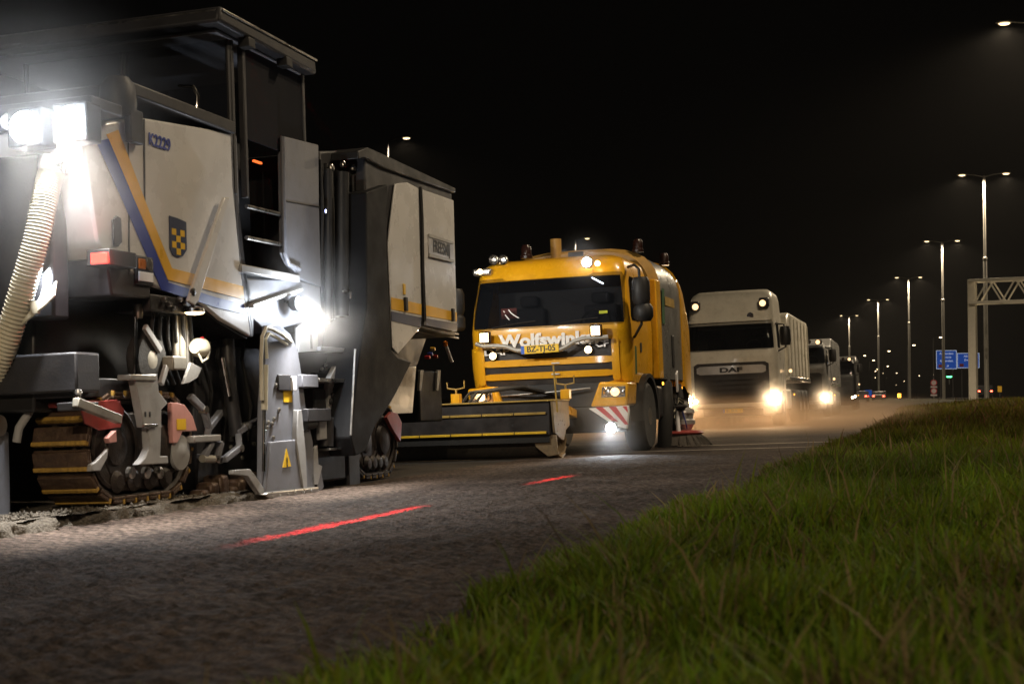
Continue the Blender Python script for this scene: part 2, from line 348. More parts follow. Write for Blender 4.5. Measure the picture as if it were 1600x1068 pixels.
# ragged crust along the cut
me = road.data; co = np.empty(len(me.vertices) * 3, dtype=np.float32); me.vertices.foreach_get('co', co); co = co.reshape(-1, 3)
e = np.abs(co[:, 0] - CUT) < 1e-3
co[e, 0] += (vnoise(co[e, 1], co[e, 1] * 0, 5, 8) * 0.11 + vnoise(co[e, 1], co[e, 1] * 0, 19, 9) * 0.06)
me.vertices.foreach_set('co', co.ravel()); tag(road, kind='structure')
edge = co[e]; edge = edge[edge[:, 1] < 11.0]
xs_left = np.arange(-22, CUT + 0.01, 0.5)
tag(sheet('road_shoulder', np.append(np.arange(-16, CUT - 0.1, 0.4), CUT), np.concatenate([np.arange(10.9, 40, 0.4), np.arange(40, 500, 6)]), lambda X, Y: bank(X, Y) - 0.004, 'asphalt_old'), kind='structure')
def cut_z(X, Y): return BANK * X + 0.075 + vnoise(X, Y, 6, 12) * 0.02 + vnoise(X, Y, 23, 13) * 0.012
tag(sheet('uncut_lane', np.arange(-10, CUT - 0.02, 0.06), np.arange(2, 11.0, 0.06), cut_z, 'cut_crust', False), kind='structure')
# wall of the cut: ragged broken asphalt
ne = len(edge); rows = []
for k, (dz, dx) in enumerate(((-0.02, 0.05), (0.012, 0.012), (0.04, 0.004), (0.068, -0.030), (0.078, -0.12))):
    r = edge.copy(); r[:, 2] += dz; r[:, 0] += dx
    if k in (1, 2, 3):
        r[:, 0] += vnoise(edge[:, 1], edge[:, 1] * 0 + k, 14, 20 + k) * 0.05; r[:, 2] += vnoise(edge[:, 1], edge[:, 1] * 0 + k, 22, 30 + k) * 0.02
    rows.append(r)
V = np.concatenate(rows); i = (np.arange(4)[:, None] * ne + np.arange(ne - 1)[None]).ravel()
tag(np_mesh('cut_edge', V, np.stack([i, i + 1, i + ne + 1, i + ne], 1), 'cut_crust', False), kind='structure')
# loose crumbs on the cut lane and by the edge
def crumbs():
    n = 2600; V = []; F = []
    base = np.array([(1,0,0),(-1,0,0),(0,1,0),(0,-1,0),(0,0,1),(0,0,-1)], float); tri = np.array([(0,2,4),(2,1,4),(1,3,4),(3,0,4),(2,0,5),(1,2,5),(3,1,5),(0,3,5)])
    for k in range(n):
        side = rng.random() < 0.55
        y = rng.uniform(5.5, 10.9) if side else rng.uniform(4, 20); 
        x = CUT - abs(rng.normal(0, 0.22)) - 0.08 if side else rng.uniform(CUT + 0.02, -1.8)
        r = rng.uniform(0.006, 0.022) if side else rng.uniform(0.002, 0.005)
        z = (BANK * x + 0.075 if side else BANK * x) + r * 0.4
        V.append(base * r * rng.uniform(0.6, 1.3, (6, 3)) + (x, y, z)); F.append(tri + 6 * k)
    return np_mesh('loose_gravel', np.concatenate(V), np.concatenate(F), 'cut_crust', False)
tag(crumbs(), 'loose grey asphalt crumbs scattered along the milled edge', 'gravel', kind='stuff')
# verge
def verge_z(X, Y):
    XR = X - npshift(Y); ss = lambda a, b, t: (lambda q: q * q * (3 - 2 * q))(np.clip((t - a) / (b - a), 0, 1))
    return BANK * np.minimum(XR, 2.0) + (0.03 + 0.30 * ss(10, 60, Y)) * ss(-1.2, 5.0, XR) + vnoise(X, Y, 0.9, 40) * 0.06 * ss(-1.6, -0.8, XR) + vnoise(X, Y, 3.1, 41) * 0.03 - 0.012
tag(sheet('grass_verge', np.concatenate([np.arange(-1.5, 2, 0.12), np.arange(2, 8, 0.5)]), np.concatenate([np.arange(-12, 30, 0.3), np.arange(30, 80, 1.2), np.arange(80, 500, 5)]), verge_z, 'soil'), kind='structure')
tag(sheet('opposite_road', np.arange(7.5, 21.1, 1.5), np.concatenate([np.arange(-12, 80, 3), np.arange(80, 500, 5)]), lambda X, Y: 0.50 + 0 * X, 'asphalt_old'), kind='structure')
tag(sheet('ground', [-450, -200, -100, -40, 0, 40, 100, 200, 450], np.arange(-30, 1300, 10), lambda X, Y: -1.0 + 0 * X, 'soil', False), kind='structure')
# pale edge stripe of the far carriageway
mat('joint', (0.33, 0.29, 0.24), 0.7, var=0.25, vscale=5)  # headlight glint along the transverse joints, put into a pale colour
mat('road_paint', (0.55, 0.53, 0.48), 0.6, var=0.2, vscale=6)
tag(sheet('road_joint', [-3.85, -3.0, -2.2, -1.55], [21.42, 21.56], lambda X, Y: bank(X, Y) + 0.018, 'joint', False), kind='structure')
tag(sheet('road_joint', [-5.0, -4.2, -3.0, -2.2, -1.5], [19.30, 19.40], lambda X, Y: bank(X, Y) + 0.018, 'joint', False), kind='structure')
tag(sheet('edge_line', [8.1, 8.3], np.arange(10, 500, 4), lambda X, Y: 0.506 + 0 * X, 'road_paint'), kind='structure')

# ---------------------------------------------------------------- grass
def grass():
    m = bpy.data.materials.new('grass_blades'); m.use_nodes = True
    n = m.node_tree.nodes; l = m.node_tree.links; p = n['Principled BSDF']
    at = n.new('ShaderNodeAttribute'); at.attribute_name = 'tint'; l.new(at.outputs['Color'], p.inputs['Base Color'])
    p.inputs['Roughness'].default_value = 0.6; p.inputs['Specular IOR Level'].default_value = 0.12
    tr = n.new('ShaderNodeBsdfTranslucent'); l.new(at.outputs['Color'], tr.inputs['Color'])
    mx = n.new('ShaderNodeMixShader'); mx.inputs[0].default_value = 0.38
    l.new(p.outputs[0], mx.inputs[1]); l.new(tr.outputs[0], mx.inputs[2]); l.new(mx.outputs[0], n['Material Output'].inputs['Surface'])
    MATS['grass_blades'] = m
    Vs = []; Fs = []; Cs = []; base = 0
    bands = [(1.5, 5.5, 62000, 1.0, 4), (5.5, 12, 70000, 1.15, 3), (12, 28, 60000, 1.9, 2), (28, 80, 40000, 3.6, 2)]
    for (d0, d1, N, wmul, seg) in bands:
        y = d0 + (d1 - d0) * rng.random(N) ** (1.25 if seg > 2 else 1.6)
        xr = -1.50 + (7.9 if d0 > 5 else 5.5) * rng.random(N) ** 1.35
        e = vnoise(y, y * 0, 1.3, 60) * 0.28 + vnoise(y, y * 0, 5, 61) * 0.14
        keep = xr > -1.45 + e + 0.12 * (y > 9); y = y[keep]; xr = xr[keep]; N = len(y)
        x = xr + npshift(y); z = verge_z(x, y)
        cl = vnoise(x, y, 2.4, 62) + 0.6 * vnoise(x, y, 7, 63)
        h = (0.11 + 0.24 * cl + 0.12 * rng.random(N)) * (1 + (wmul - 1) * 0.12); h = np.clip(h, 0.04, 0.36)
        h *= np.clip(0.45 + (xr + 1.4) * 1.2, 0.45, 1.0)
        tall = rng.random(N) < 0.010; h[tall] *= 1.7
        a = rng.random(N) * 2 * np.pi; lean = rng.uniform(0.15, 1.0, N) * h * rng.uniform(0.4, 1.0, N)
        wdt = rng.uniform(0.0024, 0.0075, N) * wmul
        dirx, diry = np.cos(a), np.sin(a); fa = a + np.pi / 2 + rng.normal(0, 0.5, N); px, py = np.cos(fa), np.sin(fa)
        cols = []
        dry = rng.random(N) < (0.10 + 0.45 * np.clip(vnoise(x, y, 0.9, 70) * 3 - 0.3, 0, 1)); g = rng.uniform(0.5, 1.25, N)
        col = np.stack([0.080 * g + 0.04 * rng.random(N), 0.148 * g, 0.010 * g], 1)
        straw = tall & (rng.random(N) < 0.5); dry = dry | straw; col[dry] = np.stack([0.17 * g, 0.13 * g, 0.06 * g], 1)[dry]; bare = rng.random(N) < 0.75 * (vnoise(x, y, 1.7, 71) > 0.27); h[bare] *= 0.25
        far = np.clip((y - 9) / 14, 0, 1)[:, None]; col = col * (1 - far) + (col * np.array([0.75, 0.5, 0.55])) * far   # browner farther along, also darkened to offset the strong lamp light there
        patch = np.clip(vnoise(x, y, 0.6, 66) * 1.8, -0.5, 0.5)[:, None]; col = col * (1 + 0.6 * patch) * np.array([1.0, 1.0, 1.0])
        pts = []
        for k in range(seg):
            t = k / (seg - 0.0) if k < seg else 1; w = wdt * (1 - 0.55 * t)
            bx = x + dirx * lean * t * t; by = y + diry * lean * t * t; bz = z + h * t * (1 - 0.18 * t)
            pts.append(np.stack([bx - px * w, by - py * w, bz], 1)); pts.append(np.stack([bx + px * w, by + py * w, bz], 1))
        pts.append(np.stack([x + dirx * lean, y + diry * lean, z + h * 0.82], 1))
        nv = 2 * seg + 1
        V = np.stack(pts, 1).reshape(-1, 3)
        f = []
        for k in range(seg - 1): f += [(2*k, 2*k+1, 2*k+3), (2*k, 2*k+3, 2*k+2)]
        f.append((2*seg-2, 2*seg-1, 2*seg))
        F = (np.array(f)[None] + (np.arange(N) * nv)[:, None, None]).reshape(-1, 3) + base
        Vs.append(V); Fs.append(F); base += len(V)
        hue = np.linspace(0.75, 1.25, nv)[None, :, None]
        Cs.append((np.repeat(col[:, None, :], nv, 1) * (0.9 + 0.1 * hue)).reshape(-1, 3))
    o = np_mesh('verge_grass', np.concatenate(Vs), np.concatenate(Fs), 'grass_blades', False)
    ca = o.data.color_attributes.new('tint', 'FLOAT_COLOR', 'POINT'); C4 = np.concatenate(Cs); C4 = np.concatenate([C4, np.ones((len(C4), 1))], 1)
    ca.data.foreach_set('color', C4.astype(np.float32).ravel())
    return o
tag(grass(), 'rough green grass on the verge beside the milled road', 'grass', kind='stuff')
# ---------------------------------------------------------------- milling machine
HALO = {}
def milling_machine():
    T = empty('milling_machine', (-5.3, 8.0, -0.212), (0, TILT, 0))
    tag(T, 'large white and dark grey asphalt milling machine with blue and yellow stripes, on crawler tracks', 'milling machine')
    W = -2.35   # far side
    # --- rear hood and its livery
    hood = prism('rear_hood', 'white_paint', T, [(0.085, 2.601), (0.788, 2.803), (2.188, 2.940), (2.195, 2.512), (2.318, 1.673), (2.404, 1.456), (2.429, 1.311), (1.921, 1.420), (1.579, 1.548), (0.909, 1.614), (0.341, 1.761), (0.248, 1.881)], -0.002, W, bevel=0.02)
    prism('hood_underside', 'frame_black', hood, [(0.613, 1.689), (0.909, 1.614), (1.579, 1.548), (1.921, 1.420), (2.407, 1.315), (2.394, 1.294), (1.919, 1.400), (1.578, 1.528), (0.908, 1.596), (0.613, 1.671)], -0.025, W + 0.03, bevel=0)
    prism('stripe', 'stripe_blue', hood, [(0.260, 2.533), (0.407, 2.577), (0.828, 2.057), (1.147, 1.655), (1.839, 1.594), (2.312, 1.569), (2.329, 1.488), (1.834, 1.515), (1.047, 1.592), (0.678, 2.039)], 0.0, 0.004, bevel=0)
    prism('stripe', 'stripe_yellow', hood, [(0.385, 2.603), (0.528, 2.660), (0.957, 2.072), (1.198, 1.762), (2.299, 1.713), (2.314, 1.606), (1.139, 1.673), (0.837, 2.058)], 0.0, 0.005, bevel=0)
    prism('panel_joint', 'dark_grey', hood, [(0.863, 2.799), (0.880, 2.802), (0.858, 2.138), (0.841, 2.136)], 0.0, 0.003, bevel=0)
    prism('panel_joint', 'dark_grey', hood, [(0.653, 2.741), (0.665, 2.743), (0.637, 1.664), (0.620, 1.663)], 0.0, 0.003, bevel=0)
    prism('vent', 'dark_grey', hood, [(0.422, 2.022), (0.470, 2.059), (0.525, 2.048), (0.534, 1.885), (0.485, 1.849), (0.430, 1.848)], 0.0, 0.012, bevel=0.003)
    c = (1.073, 2.665); text('K2229', 0.125, 'stripe_blue', hood, (0.004, c[0], c[1]), SIDE, sx=0.92, bold=0.002)
    # crest
    cr = prism('crest', 'navy', hood, [(1.181, 2.146), (1.299, 2.141), (1.419, 2.127), (1.418, 1.920), (1.359, 1.867), (1.293, 1.851), (1.212, 1.862), (1.178, 1.906)], 0.0, 0.006, bevel=0)
    (ya, za), (yb, zb) = (1.205, 2.078), (1.388, 1.889)
    for i in range(3):
        for j in range(4):
            if (i + j) % 2 == 0:
                y0 = ya + (yb - ya) * i / 3; z0 = za + (zb - za) * j / 4 - 0.02
                box('chequer', 'label_yellow', cr, 0.006, 0.008, y0, y0 + (yb - ya) / 3, z0 + (zb - za) / 4, z0, 0)
    box('top_ledge', 'dark_grey', hood, W, 0.03, (0.663, 2.797)[0], (2.212, 2.981)[0], (2.188, 2.940)[1] - 0.01, (2.193, 3.029)[1], 0.015)
    st = prism('support_strut', 'white_paint', T, [(1.861, 2.310), (1.916, 2.377), (2.000, 2.388), (1.461, 1.537), (1.402, 1.495), (1.310, 1.527)], 0.04, 0.07)
    bolt(st, (0.070, 1.380, 1.597), 'x', 0.03, 'black')
    prism('rear_trim', 'grey_paint', T, [(2.188, 2.940), (2.296, 2.934), (2.303, 2.320), (2.249, 2.158), (2.512, 1.556), (2.485, 1.313), (2.429, 1.311), (2.404, 1.456), (2.318, 1.673), (2.195, 2.512)], -0.01, W + 0.02, bevel=0.01)
    # --- rear face with lamps, hoses
    box('rear_panel', 'dark_grey', T, W + 0.1, -0.22, (0.104, 2.171)[0] - 0.04, (0.245, 2.190)[0], 1.35, 2.45, 0.02)
    prism('rear_bumper', 'dark_grey', T, [(0.350, 1.779), (0.909, 1.614), (0.896, 1.522), (0.407, 1.507)], 0.0, W, bevel=0.015)
    tl = box('tail_light', 'black', T, -0.06, 0.115, (0.258, 1.762)[0] - 0.05, (0.538, 1.789)[0], (0.270, 1.694)[1], (0.274, 1.802)[1], 0.006)
    yl = (0.258, 1.762)[0] - 0.05; (x0, z1), (x1, z0) = MF(144,396,yl), MF(170,411,yl)
    box('tail_light_lens', 'tail_red', tl, x0, x1, yl - 0.02, yl + 0.002, z0, z1, 0.004)
    d = bpy.data.lights.new('tail_light_glow', 'POINT'); d.energy = 2.2; d.color = (1, 0.05, 0.03); d.shadow_soft_size = 0.03
    o = bpy.data.objects.new('tail_light_glow', d); COL.objects.link(o); o.parent = tl; o.location = (x1 + 0.05, yl - 0.03, (z0 + z1) / 2 - 0.02)
    il = box('indicator_block', 'dark_grey', T, -0.1, 0.02, (0.700, 1.804)[0], (0.919, 1.825)[0], (0.774, 1.608)[1], (0.783, 1.812)[1], 0.01)
    box('indicator_lens', 'amber', il, 0.018, 0.03, (0.717, 1.806)[0], (0.800, 1.814)[0], (0.779, 1.717)[1], (0.782, 1.789)[1], 0.004)
    lathe('marker_lens', 'lamp_glass', il, [(0.045, 0), (0.045, 0.012), (0.0, 0.02)], (0.02, *(0.848, 1.755)), 'x', 14)
    box('reflector', 'reflective', il, 0.018, 0.03, (0.711, 1.693)[0], (0.897, 1.709)[0], (0.775, 1.631)[1], (0.778, 1.699)[1], 0.004)
    # flood lamps on the rear
    yr = (0.085, 2.601)[0]
    fb = box('flood_bracket', 'dark_grey', T, -0.95, 0.10, yr - 0.02, yr + 0.35, 2.72, 2.80, 0.01)
    for xx in (0.06, -0.28):
        fl = box('flood_lamp', 'black', T, xx - 0.14, xx + 0.12, yr - 0.20, yr - 0.03, 2.46, 2.72, 0.015)
        lathe('led_panel', 'led_white', fl, [(0.105, 0.0), (0.10, -0.014), (0, -0.02)], (xx - 0.01, yr - 0.2, 2.59), 'y', 24)
        spot(fl, (xx, yr - 0.27, 2.57), (0.30, 0.05, -1.0), 900 if xx > 0 else 260, (1.0, 0.96, 0.9), 84, 1.0, 0.07)
        d = bpy.data.lights.new('flood_spill', 'POINT'); d.energy = 55 if xx > 0 else 14; d.color = LED; d.shadow_soft_size = 0.06
        o = bpy.data.objects.new('flood_spill', d); COL.objects.link(o); o.parent = fl; o.location = (xx, yr - 0.33, 2.59)
    box('flood_bracket_arm', 'grey_paint', T, -0.90, -0.80, yr - 0.25, yr + 0.1, 1.9, 2.75, 0.01)
    HALO['flood'] = (-0.25, yr - 0.35, 2.45)
    # bracket with the white plate on the left
    prism('mirror_arm', 'white_paint', T, [(-0.560, 2.735), (-0.510, 2.739), (-0.473, 2.597), (-0.417, 2.428), (-0.502, 2.444), (-0.533, 2.603)], 0.08, 0.12, 'y', 0.006)
    lathe('round_lamp', 'reflective', T, [(0.055, 0), (0.055, -0.05), (0.03, -0.08), (0, -0.085)], (-0.505, 0.050, 2.669), 'y', 16)
    # work lamp lower on the rear
    wl = lathe('work_lamp', 'black', T, [(0.03, 0.05), (0.06, 0.02), (0.065, -0.03), (0.055, -0.04)], (-0.345, 0.160, 1.669), 'y', 18)
    lathe('work_lamp_lens', 'led_white', wl, [(0.055, 0), (0.05, -0.012), (0, -0.02)], (-0.317, 0.120, 1.664), 'y', 18)
    q = (-0.268, 0.050, 1.655); spot(wl, q, (0.5, -0.1, -0.8), 150, LED, 165, 0.9, 0.05)
    # corrugated hose
    P = [Vector((-0.197, 0.050, 2.341)), Vector((-0.215, 0.000, 2.174)), Vector((-0.256, -0.050, 1.876)), Vector((-0.371, -0.050, 1.548)), Vector((-0.553, 0.000, 1.182)), Vector((-0.774, 0.100, 0.897))]
    pts = []; rad = []
    N = 150
    for k in range(N + 1):
        t = k / N * (len(P) - 1); i = min(int(t), len(P) - 2); u = t - i
        p0 = P[max(i - 1, 0)]; p1 = P[i]; p2 = P[i + 1]; p3 = P[min(i + 2, len(P) - 1)]
        pts.append(0.5 * ((2 * p1) + (p2 - p0) * u + (2 * p0 - 5 * p1 + 4 * p2 - p3) * u * u + (3 * p1 - p0 - 3 * p2 + p3) * u ** 3)); rad.append(0.080 + 0.007 * math.cos(k * math.pi))
    MB().tube(pts, rad, 18).build('suction_hose', 'cream_hose', T)
    lathe('hose_collar', 'steel', T, [(0.09, -0.06), (0.10, 0), (0.09, 0.06)], (-0.192, 0.050, 2.357), 'z', 18)
    for k in range(4):
        tube('cable', 'cream_hose', T, [MG(72 + 5*k,440,0.1), MG(66 + 6*k,462,0.02), MG(56 + 4*k,478,-0.02), MG(38 + k,500,-0.04), MG(10 + 2*k,530 - 3*k,0), MG(-15,560 - 5*k,0.1)], 0.011, 8)
    lathe('cable_gland', 'cream_hose', T, [(0.03, -0.04), (0.035, 0), (0.03, 0.04)], (-0.303, -0.020, 1.420), 'z', 12)
    box('tow_bracket', 'cast_steel', T, -0.62, -0.50, 0.1, 0.35, 1.02, 1.06, 0.008)
    box('tow_bracket', 'cast_steel', T, -0.62, -0.50, 0.1, 0.35, 0.90, 0.94, 0.008)
    box('tow_bracket', 'cast_steel', T, -0.62, -0.58, 0.1, 0.35, 0.93, 1.03, 0.008)
    # far rear structure seen at the frame's edge
    lathe('hose_reel', 'grey_paint', T, [(0.18, -0.1), (0.18, -0.06), (0.1, -0.05), (0.1, 0.05), (0.18, 0.06), (0.18, 0.1)], (-0.722, 0.300, 2.080), 'x', 20)
    # --- chassis
    prism('rear_chassis', 'black', T, [(0.144, 1.531), (0.908, 1.586), (1.578, 1.538), (2.429, 1.311), (2.742, 1.356), (2.737, 0.398), (1.707, 0.337), (1.439, 0.728), (0.112, 0.739)], -0.42, W + 0.3, bevel=0.02)
    box('rear_crossbeam', 'dark_grey', T, W + 0.3, -0.05, 0.05, 0.32, 0.86, 1.12, 0.015)
    box('rear_scraper', 'grey_paint', T, -1.6, -0.62, -0.05, 0.12, -0.02, 0.62, 0.015)
    lathe('rear_scraper_roller', 'steel', T, [(0.07, -0.5), (0.07, 0.5)], (-1.1, 0.0, 0.66), 'x', 16)
    # --- crawler tracks
    def crawler(cx, cyy, z0, a, r, w, name, padm, rub):
        C = empty(name, (cx, cyy, z0)); C.parent = T
        per = 4 * a + 2 * math.pi * r; n = int(per / 0.15)
        pad0 = MB().box(-w/2, w/2, -0.070, 0.070, 0.0, 0.022).box(-w/2 + 0.004, w/2 - 0.004, -0.060, 0.060, 0.022, 0.048).build('track_pad', padm, C, 0.006)
        rub0 = MB().box(-w/2 + 0.002, w/2 - 0.002, -0.070, -0.040, 0.018, 0.058).build('pad_rubber', rub, pad0, 0.006)
        for k in range(n):
            d = per * k / n
            if d < 2 * a: y, z, ang = -a + d, 0.0, math.pi
            elif d < 2 * a + math.pi * r: t = (d - 2 * a) / r; y, z, ang = a + r * math.sin(t), r - r * math.cos(t), math.pi + t
            elif d < 4 * a + math.pi * r: y, z, ang = a - (d - 2 * a - math.pi * r), 2 * r, 0.0
            else: t = (d - 4 * a - math.pi * r) / r; y, z, ang = -a - r * math.sin(t), r + r * math.cos(t), t
            p = pad0 if k == 0 else pad0.copy()
            if k: 
                COL.objects.link(p); rr = rub0.copy(); COL.objects.link(rr); rr.parent = p
            p.parent = C; p.location = (0, y, z + 0.07); p.rotation_euler = (ang + 0, 0, 0)
        # ang: outward normal check: bottom pads point down
        band = [(-a + (2 * a) * k / 6, 0.055) for k in range(7)] + [(a + (r - 0.01) * math.sin(t), 0.065 + r - (r - 0.01) * math.cos(t)) for t in np.linspace(0.2, math.pi - 0.2, 12)] + [(a - (2 * a) * k / 6, 2 * r + 0.06) for k in range(7)] + [(-a - (r - 0.01) * math.sin(t), 0.065 + r + (r - 0.01) * math.cos(t)) for t in np.linspace(0.2, math.pi - 0.2, 12)]
        m = MB()
        for sx in (-0.09, 0.09, w / 2 - 0.05): m.tube([(sx, q[0], q[1]) for q in band], 0.028, 6, closed=True)
        m.build('track_chain', 'track_steel', C)
        MB().prism([(-a, 0.10), (a, 0.10), (a + r * 0.55, 0.07 + r), (a, 2 * r - 0.02), (-a, 2 * r - 0.02), (-a - r * 0.55, 0.07 + r)], -w/2 + 0.05, w/2 - 0.03).build('track_frame', 'track_steel', C, 0.02)
        for k in range(4):
            lathe('roller', 'track_steel', C, [(0.075, -0.02), (0.08, 0.0), (0.05, 0.03), (0.0, 0.035)], (w/2 - 0.02, -a + 2 * a * k / 3, 0.17), 'x', 16)
        lathe('sprocket', 'track_steel', C, [(r * 0.75, -0.03), (r * 0.75, 0.0), (r * 0.68, 0.012), (r * 0.6, 0.0), (r * 0.5, 0.0), (r * 0.44, 0.03), (0.06, 0.05), (0, 0.05)], (w/2 - 0.03, a, 0.07 + r), 'x', 26)
        lathe('idler', 'track_steel', C, [(r * 0.86, -0.03), (r * 0.86, 0.0), (r * 0.8, 0.012), (r * 0.76, 0.0), (r * 0.4, -0.01), (r * 0.36, 0.02), (0.08, 0.03), (0, 0.03)], (w/2 - 0.03, -a, 0.07 + r), 'x', 26)
        return C
    (ya, _), (yb, zb) = (0.221, 0.403), (1.624, 0.343)
    r1 = 0.335; L1 = (yb - ya) / 2 - 0.05
    C1 = crawler(-0.10 - 0.215, (ya + yb) / 2, 0.075, L1 - r1, r1, 0.43, 'rear_track', 'track_pad', 'track_rubber')
    w = 0.215
    # guards and leg of that track
    prism('track_guard', 'guard_pink', T, [(1.240, 0.784), (1.322, 0.784), (1.422, 0.769), (1.540, 0.682), (1.601, 0.570), (1.384, 0.570), (1.307, 0.487), (1.234, 0.490)], -0.09, -0.05, bevel=0.006)
    box('guard_label', 'label_yellow', T, -0.05, -0.046, (1.299, 0.637)[0], (1.428, 0.635)[0], (1.361, 0.584)[1], (1.365, 0.664)[1], 0)
    prism('track_guard', 'guard_red', T, [(0.149, 0.794), (0.589, 0.810), (0.682, 0.739), (0.629, 0.615), (0.364, 0.604), (0.202, 0.650)], -0.11, -0.095, bevel=0.006)
    box('guard_hood', 'guard_red', T, -0.53, -0.10, (0.266, 0.805)[0], (0.653, 0.805)[0], (0.416, 0.766)[1], (0.418, 0.805)[1], 0.012)
    leg = prism('leg_bracket', 'light_grey', T, [(0.662, 0.975), (0.963, 0.988), (0.983, 0.860), (1.101, 0.778), (1.011, 0.732), (0.992, 0.505), (0.978, 0.405), (1.082, 0.401), (1.088, 0.346), (0.690, 0.355), (0.775, 0.404), (0.836, 0.465), (0.826, 0.608), (0.768, 0.610)], -0.06, -0.0, bevel=0.008)
    box('leg_cap', 'cast_steel', leg, -0.10, 0.012, (0.605, 0.977)[0], (0.930, 0.982)[0], (0.742, 0.939)[1], (0.744, 0.979)[1], 0.006)
    box('leg_step', 'steel', leg, 0.0, 0.02, (0.745, 0.636)[0], (0.922, 0.633)[0], (0.827, 0.612)[1], (0.828, 0.634)[1], 0.004)
    for px in (226, 233): box('slot', 'black', leg, 0.0, 0.003, MS(px,650)[0], MS(px + 2.2,650)[0], MS(px,651)[1], MS(px,643)[1], 0)
    for px in (205, 229, 249):
        lathe('bolt', 'steel', T, [(0.045, -0.02), (0.045, 0.01), (0.03, 0.02), (0, 0.02)], (-0.07, *MS(px,738,-0.07)), 'x', 10)
    lathe('hub_cap', 'light_grey', T, [(0.13, -0.03), (0.13, 0.0), (0.05, 0.012), (0.03, 0.02), (0, 0.02)], (-0.07, *(1.387, 0.418)), 'x', 24)
    prism('guard_clip', 'guard_pink', T, [(0.398, 0.549), (0.501, 0.599), (0.506, 0.520), (0.420, 0.514)], -0.09, -0.05, bevel=0.004)
    prism('frame_plate', 'light_grey', T, [(0.219, 0.377), (0.294, 0.400), (0.434, 0.480), (0.416, 0.416), (0.329, 0.334), (0.210, 0.336)], -0.10, -0.07, bevel=0.005)
    tube('scraper_arm', 'light_grey', T, [(-0.484, 0.250, 0.833), (-0.510, 0.200, 0.757), (-0.567, 0.150, 0.640), (-0.589, 0.150, 0.547)], 0.028, 10)
    MB().bar((0.020, -0.074, 0.789), (0.020, 0.425, 0.671), 0.05, 0.06).build('pivot_arm', 'cast_steel', T, 0.006)
    box('pivot_block', 'dark_grey', T, -0.12, 0.04, (-0.073, 0.782)[0], (0.157, 0.781)[0], (0.039, 0.736)[1], (0.041, 0.790)[1], 0.006)
    lathe('pivot_knob', 'steel', T, [(0.015, 0), (0.015, 0.05), (0.025, 0.06), (0.02, 0.08), (0, 0.085)], (0.0, *(-0.009, 0.790)), 'z', 10)
    box('shield_plate', 'dark_grey', T, -0.9, -0.12, (0.124, 0.911)[0], (0.780, 0.917)[0], (0.342, 0.827)[1], (0.348, 0.956)[1], 0.008)
    # --- leg cylinders and hoses between track and hood
    for px, r, m in ((284, 0.035, 'cast_steel'), (293, 0.022, 'steel'), (299, 0.016, 'chrome'), (275, 0.025, 'cast_steel')):
        y, z0 = MS(px,560,-0.12); tube('leg_cylinder', m, T, [(-0.12, y, MS(px,572,-0.12)[1]), (-0.12, y, MS(px,478,-0.12)[1])], r, 14)
    for k in range(3): lathe('pipe_clamp', 'steel', T, [(0.03, -0.012), (0.03, 0.012)], (-0.12, *MS(293,500 + 20 * k,-0.12)), 'z', 12)
    tube('guide_rod', 'chrome', T, [(-0.1, *(0.832, 0.962)), (-0.1, *(0.860, 1.393))], 0.013, 10)
    lathe('rod_joint', 'steel', T, [(0.03, -0.05), (0.035, 0), (0.03, 0.05)], (-0.1, *(0.896, 1.436)), 'z', 12)
    w0 = lathe('tension_wheel', 'rubber', T, [(0.10, 0.03), (0.19, 0.03), (0.21, 0.0), (0.21, -0.05), (0.19, -0.07)], (-0.14, *(1.091, 1.097)), 'x', 28)
    lathe('wheel_hub', 'cast_steel', w0, [(0.1, -0.06), (0.1, 0.02), (0.05, 0.035), (0, 0.035)], (-0.14, *(1.091, 1.097)), 'x', 18)
    MB().bar((-0.100, 0.976, 1.331), (-0.100, 1.177, 1.163), 0.05, 0.03, (1, 0, 0)).build('link_arm', 'light_grey', T, 0.005)
    MB().bar((-0.060, 1.192, 1.049), (-0.060, 1.106, 0.918), 0.045, 0.03, (1, 0, 0)).build('link_arm', 'light_grey', T, 0.005)
    prism('mud_flap', 'light_grey', T, [(1.387, 0.920), (1.509, 1.084), (1.670, 1.044), (1.598, 0.970), (1.472, 0.930)], -0.06, -0.035, bevel=0.004)
    cb = box('coupling_box', 'cast_steel', T, -0.14, -0.02, (1.226, 1.080)[0], (1.420, 1.084)[0], (1.315, 1.025)[1], (1.320, 1.124)[1], 0.01)
    lathe('coupling', 'cream_hose', T, [(0.045, -0.08), (0.07, -0.04), (0.075, 0.03), (0.05, 0.05), (0.0, 0.05)], (-0.05, *(1.669, 1.200)), 'y', 16)
    tube('coupling_lever', 'cream_hose', T, [(-0.020, 1.593, 1.152), (0.000, 1.612, 1.089), (0.000, 1.692, 1.115), (-0.020, 1.761, 1.177)], 0.009, 8)
    lathe('coupling_cap', 'red_film', T, [(0.015, 0), (0.015, 0.02), (0, 0.02)], (-0.03, *(1.675, 1.262)), 'z', 8)
    for k in range(7):
        px = 255 + 8 * k; lathe('hydraulic_fitting', 'steel', T, [(0.016, -0.02), (0.022, 0), (0.016, 0.03), (0, 0.03)], (0.0, *MS(px,468 + (k % 3) * 7)), 'x', 8)
    box('valve_block', 'black', T, -0.3, -0.01, (0.904, 1.504)[0], (1.483, 1.542)[0], (1.154, 1.436)[1], (1.160, 1.558)[1], 0.01)
    for k in range(6):
        tube('hydraulic_hose', 'rubber', T, [M3(240 + 11*k,486,-0.06), M3(236 + 13*k,520 + 4*k,-0.1), M3(244 + 12*k,560,-0.2), M3(262 + 10*k,600,-0.25)], 0.014, 8)
    d = lathe('strut_lamp', 'steel', T, [(0.08, 0.0), (0.07, 0.03), (0.03, 0.05), (0, 0.05)], (0.05, *(1.427, 1.449)), 'z', 20)
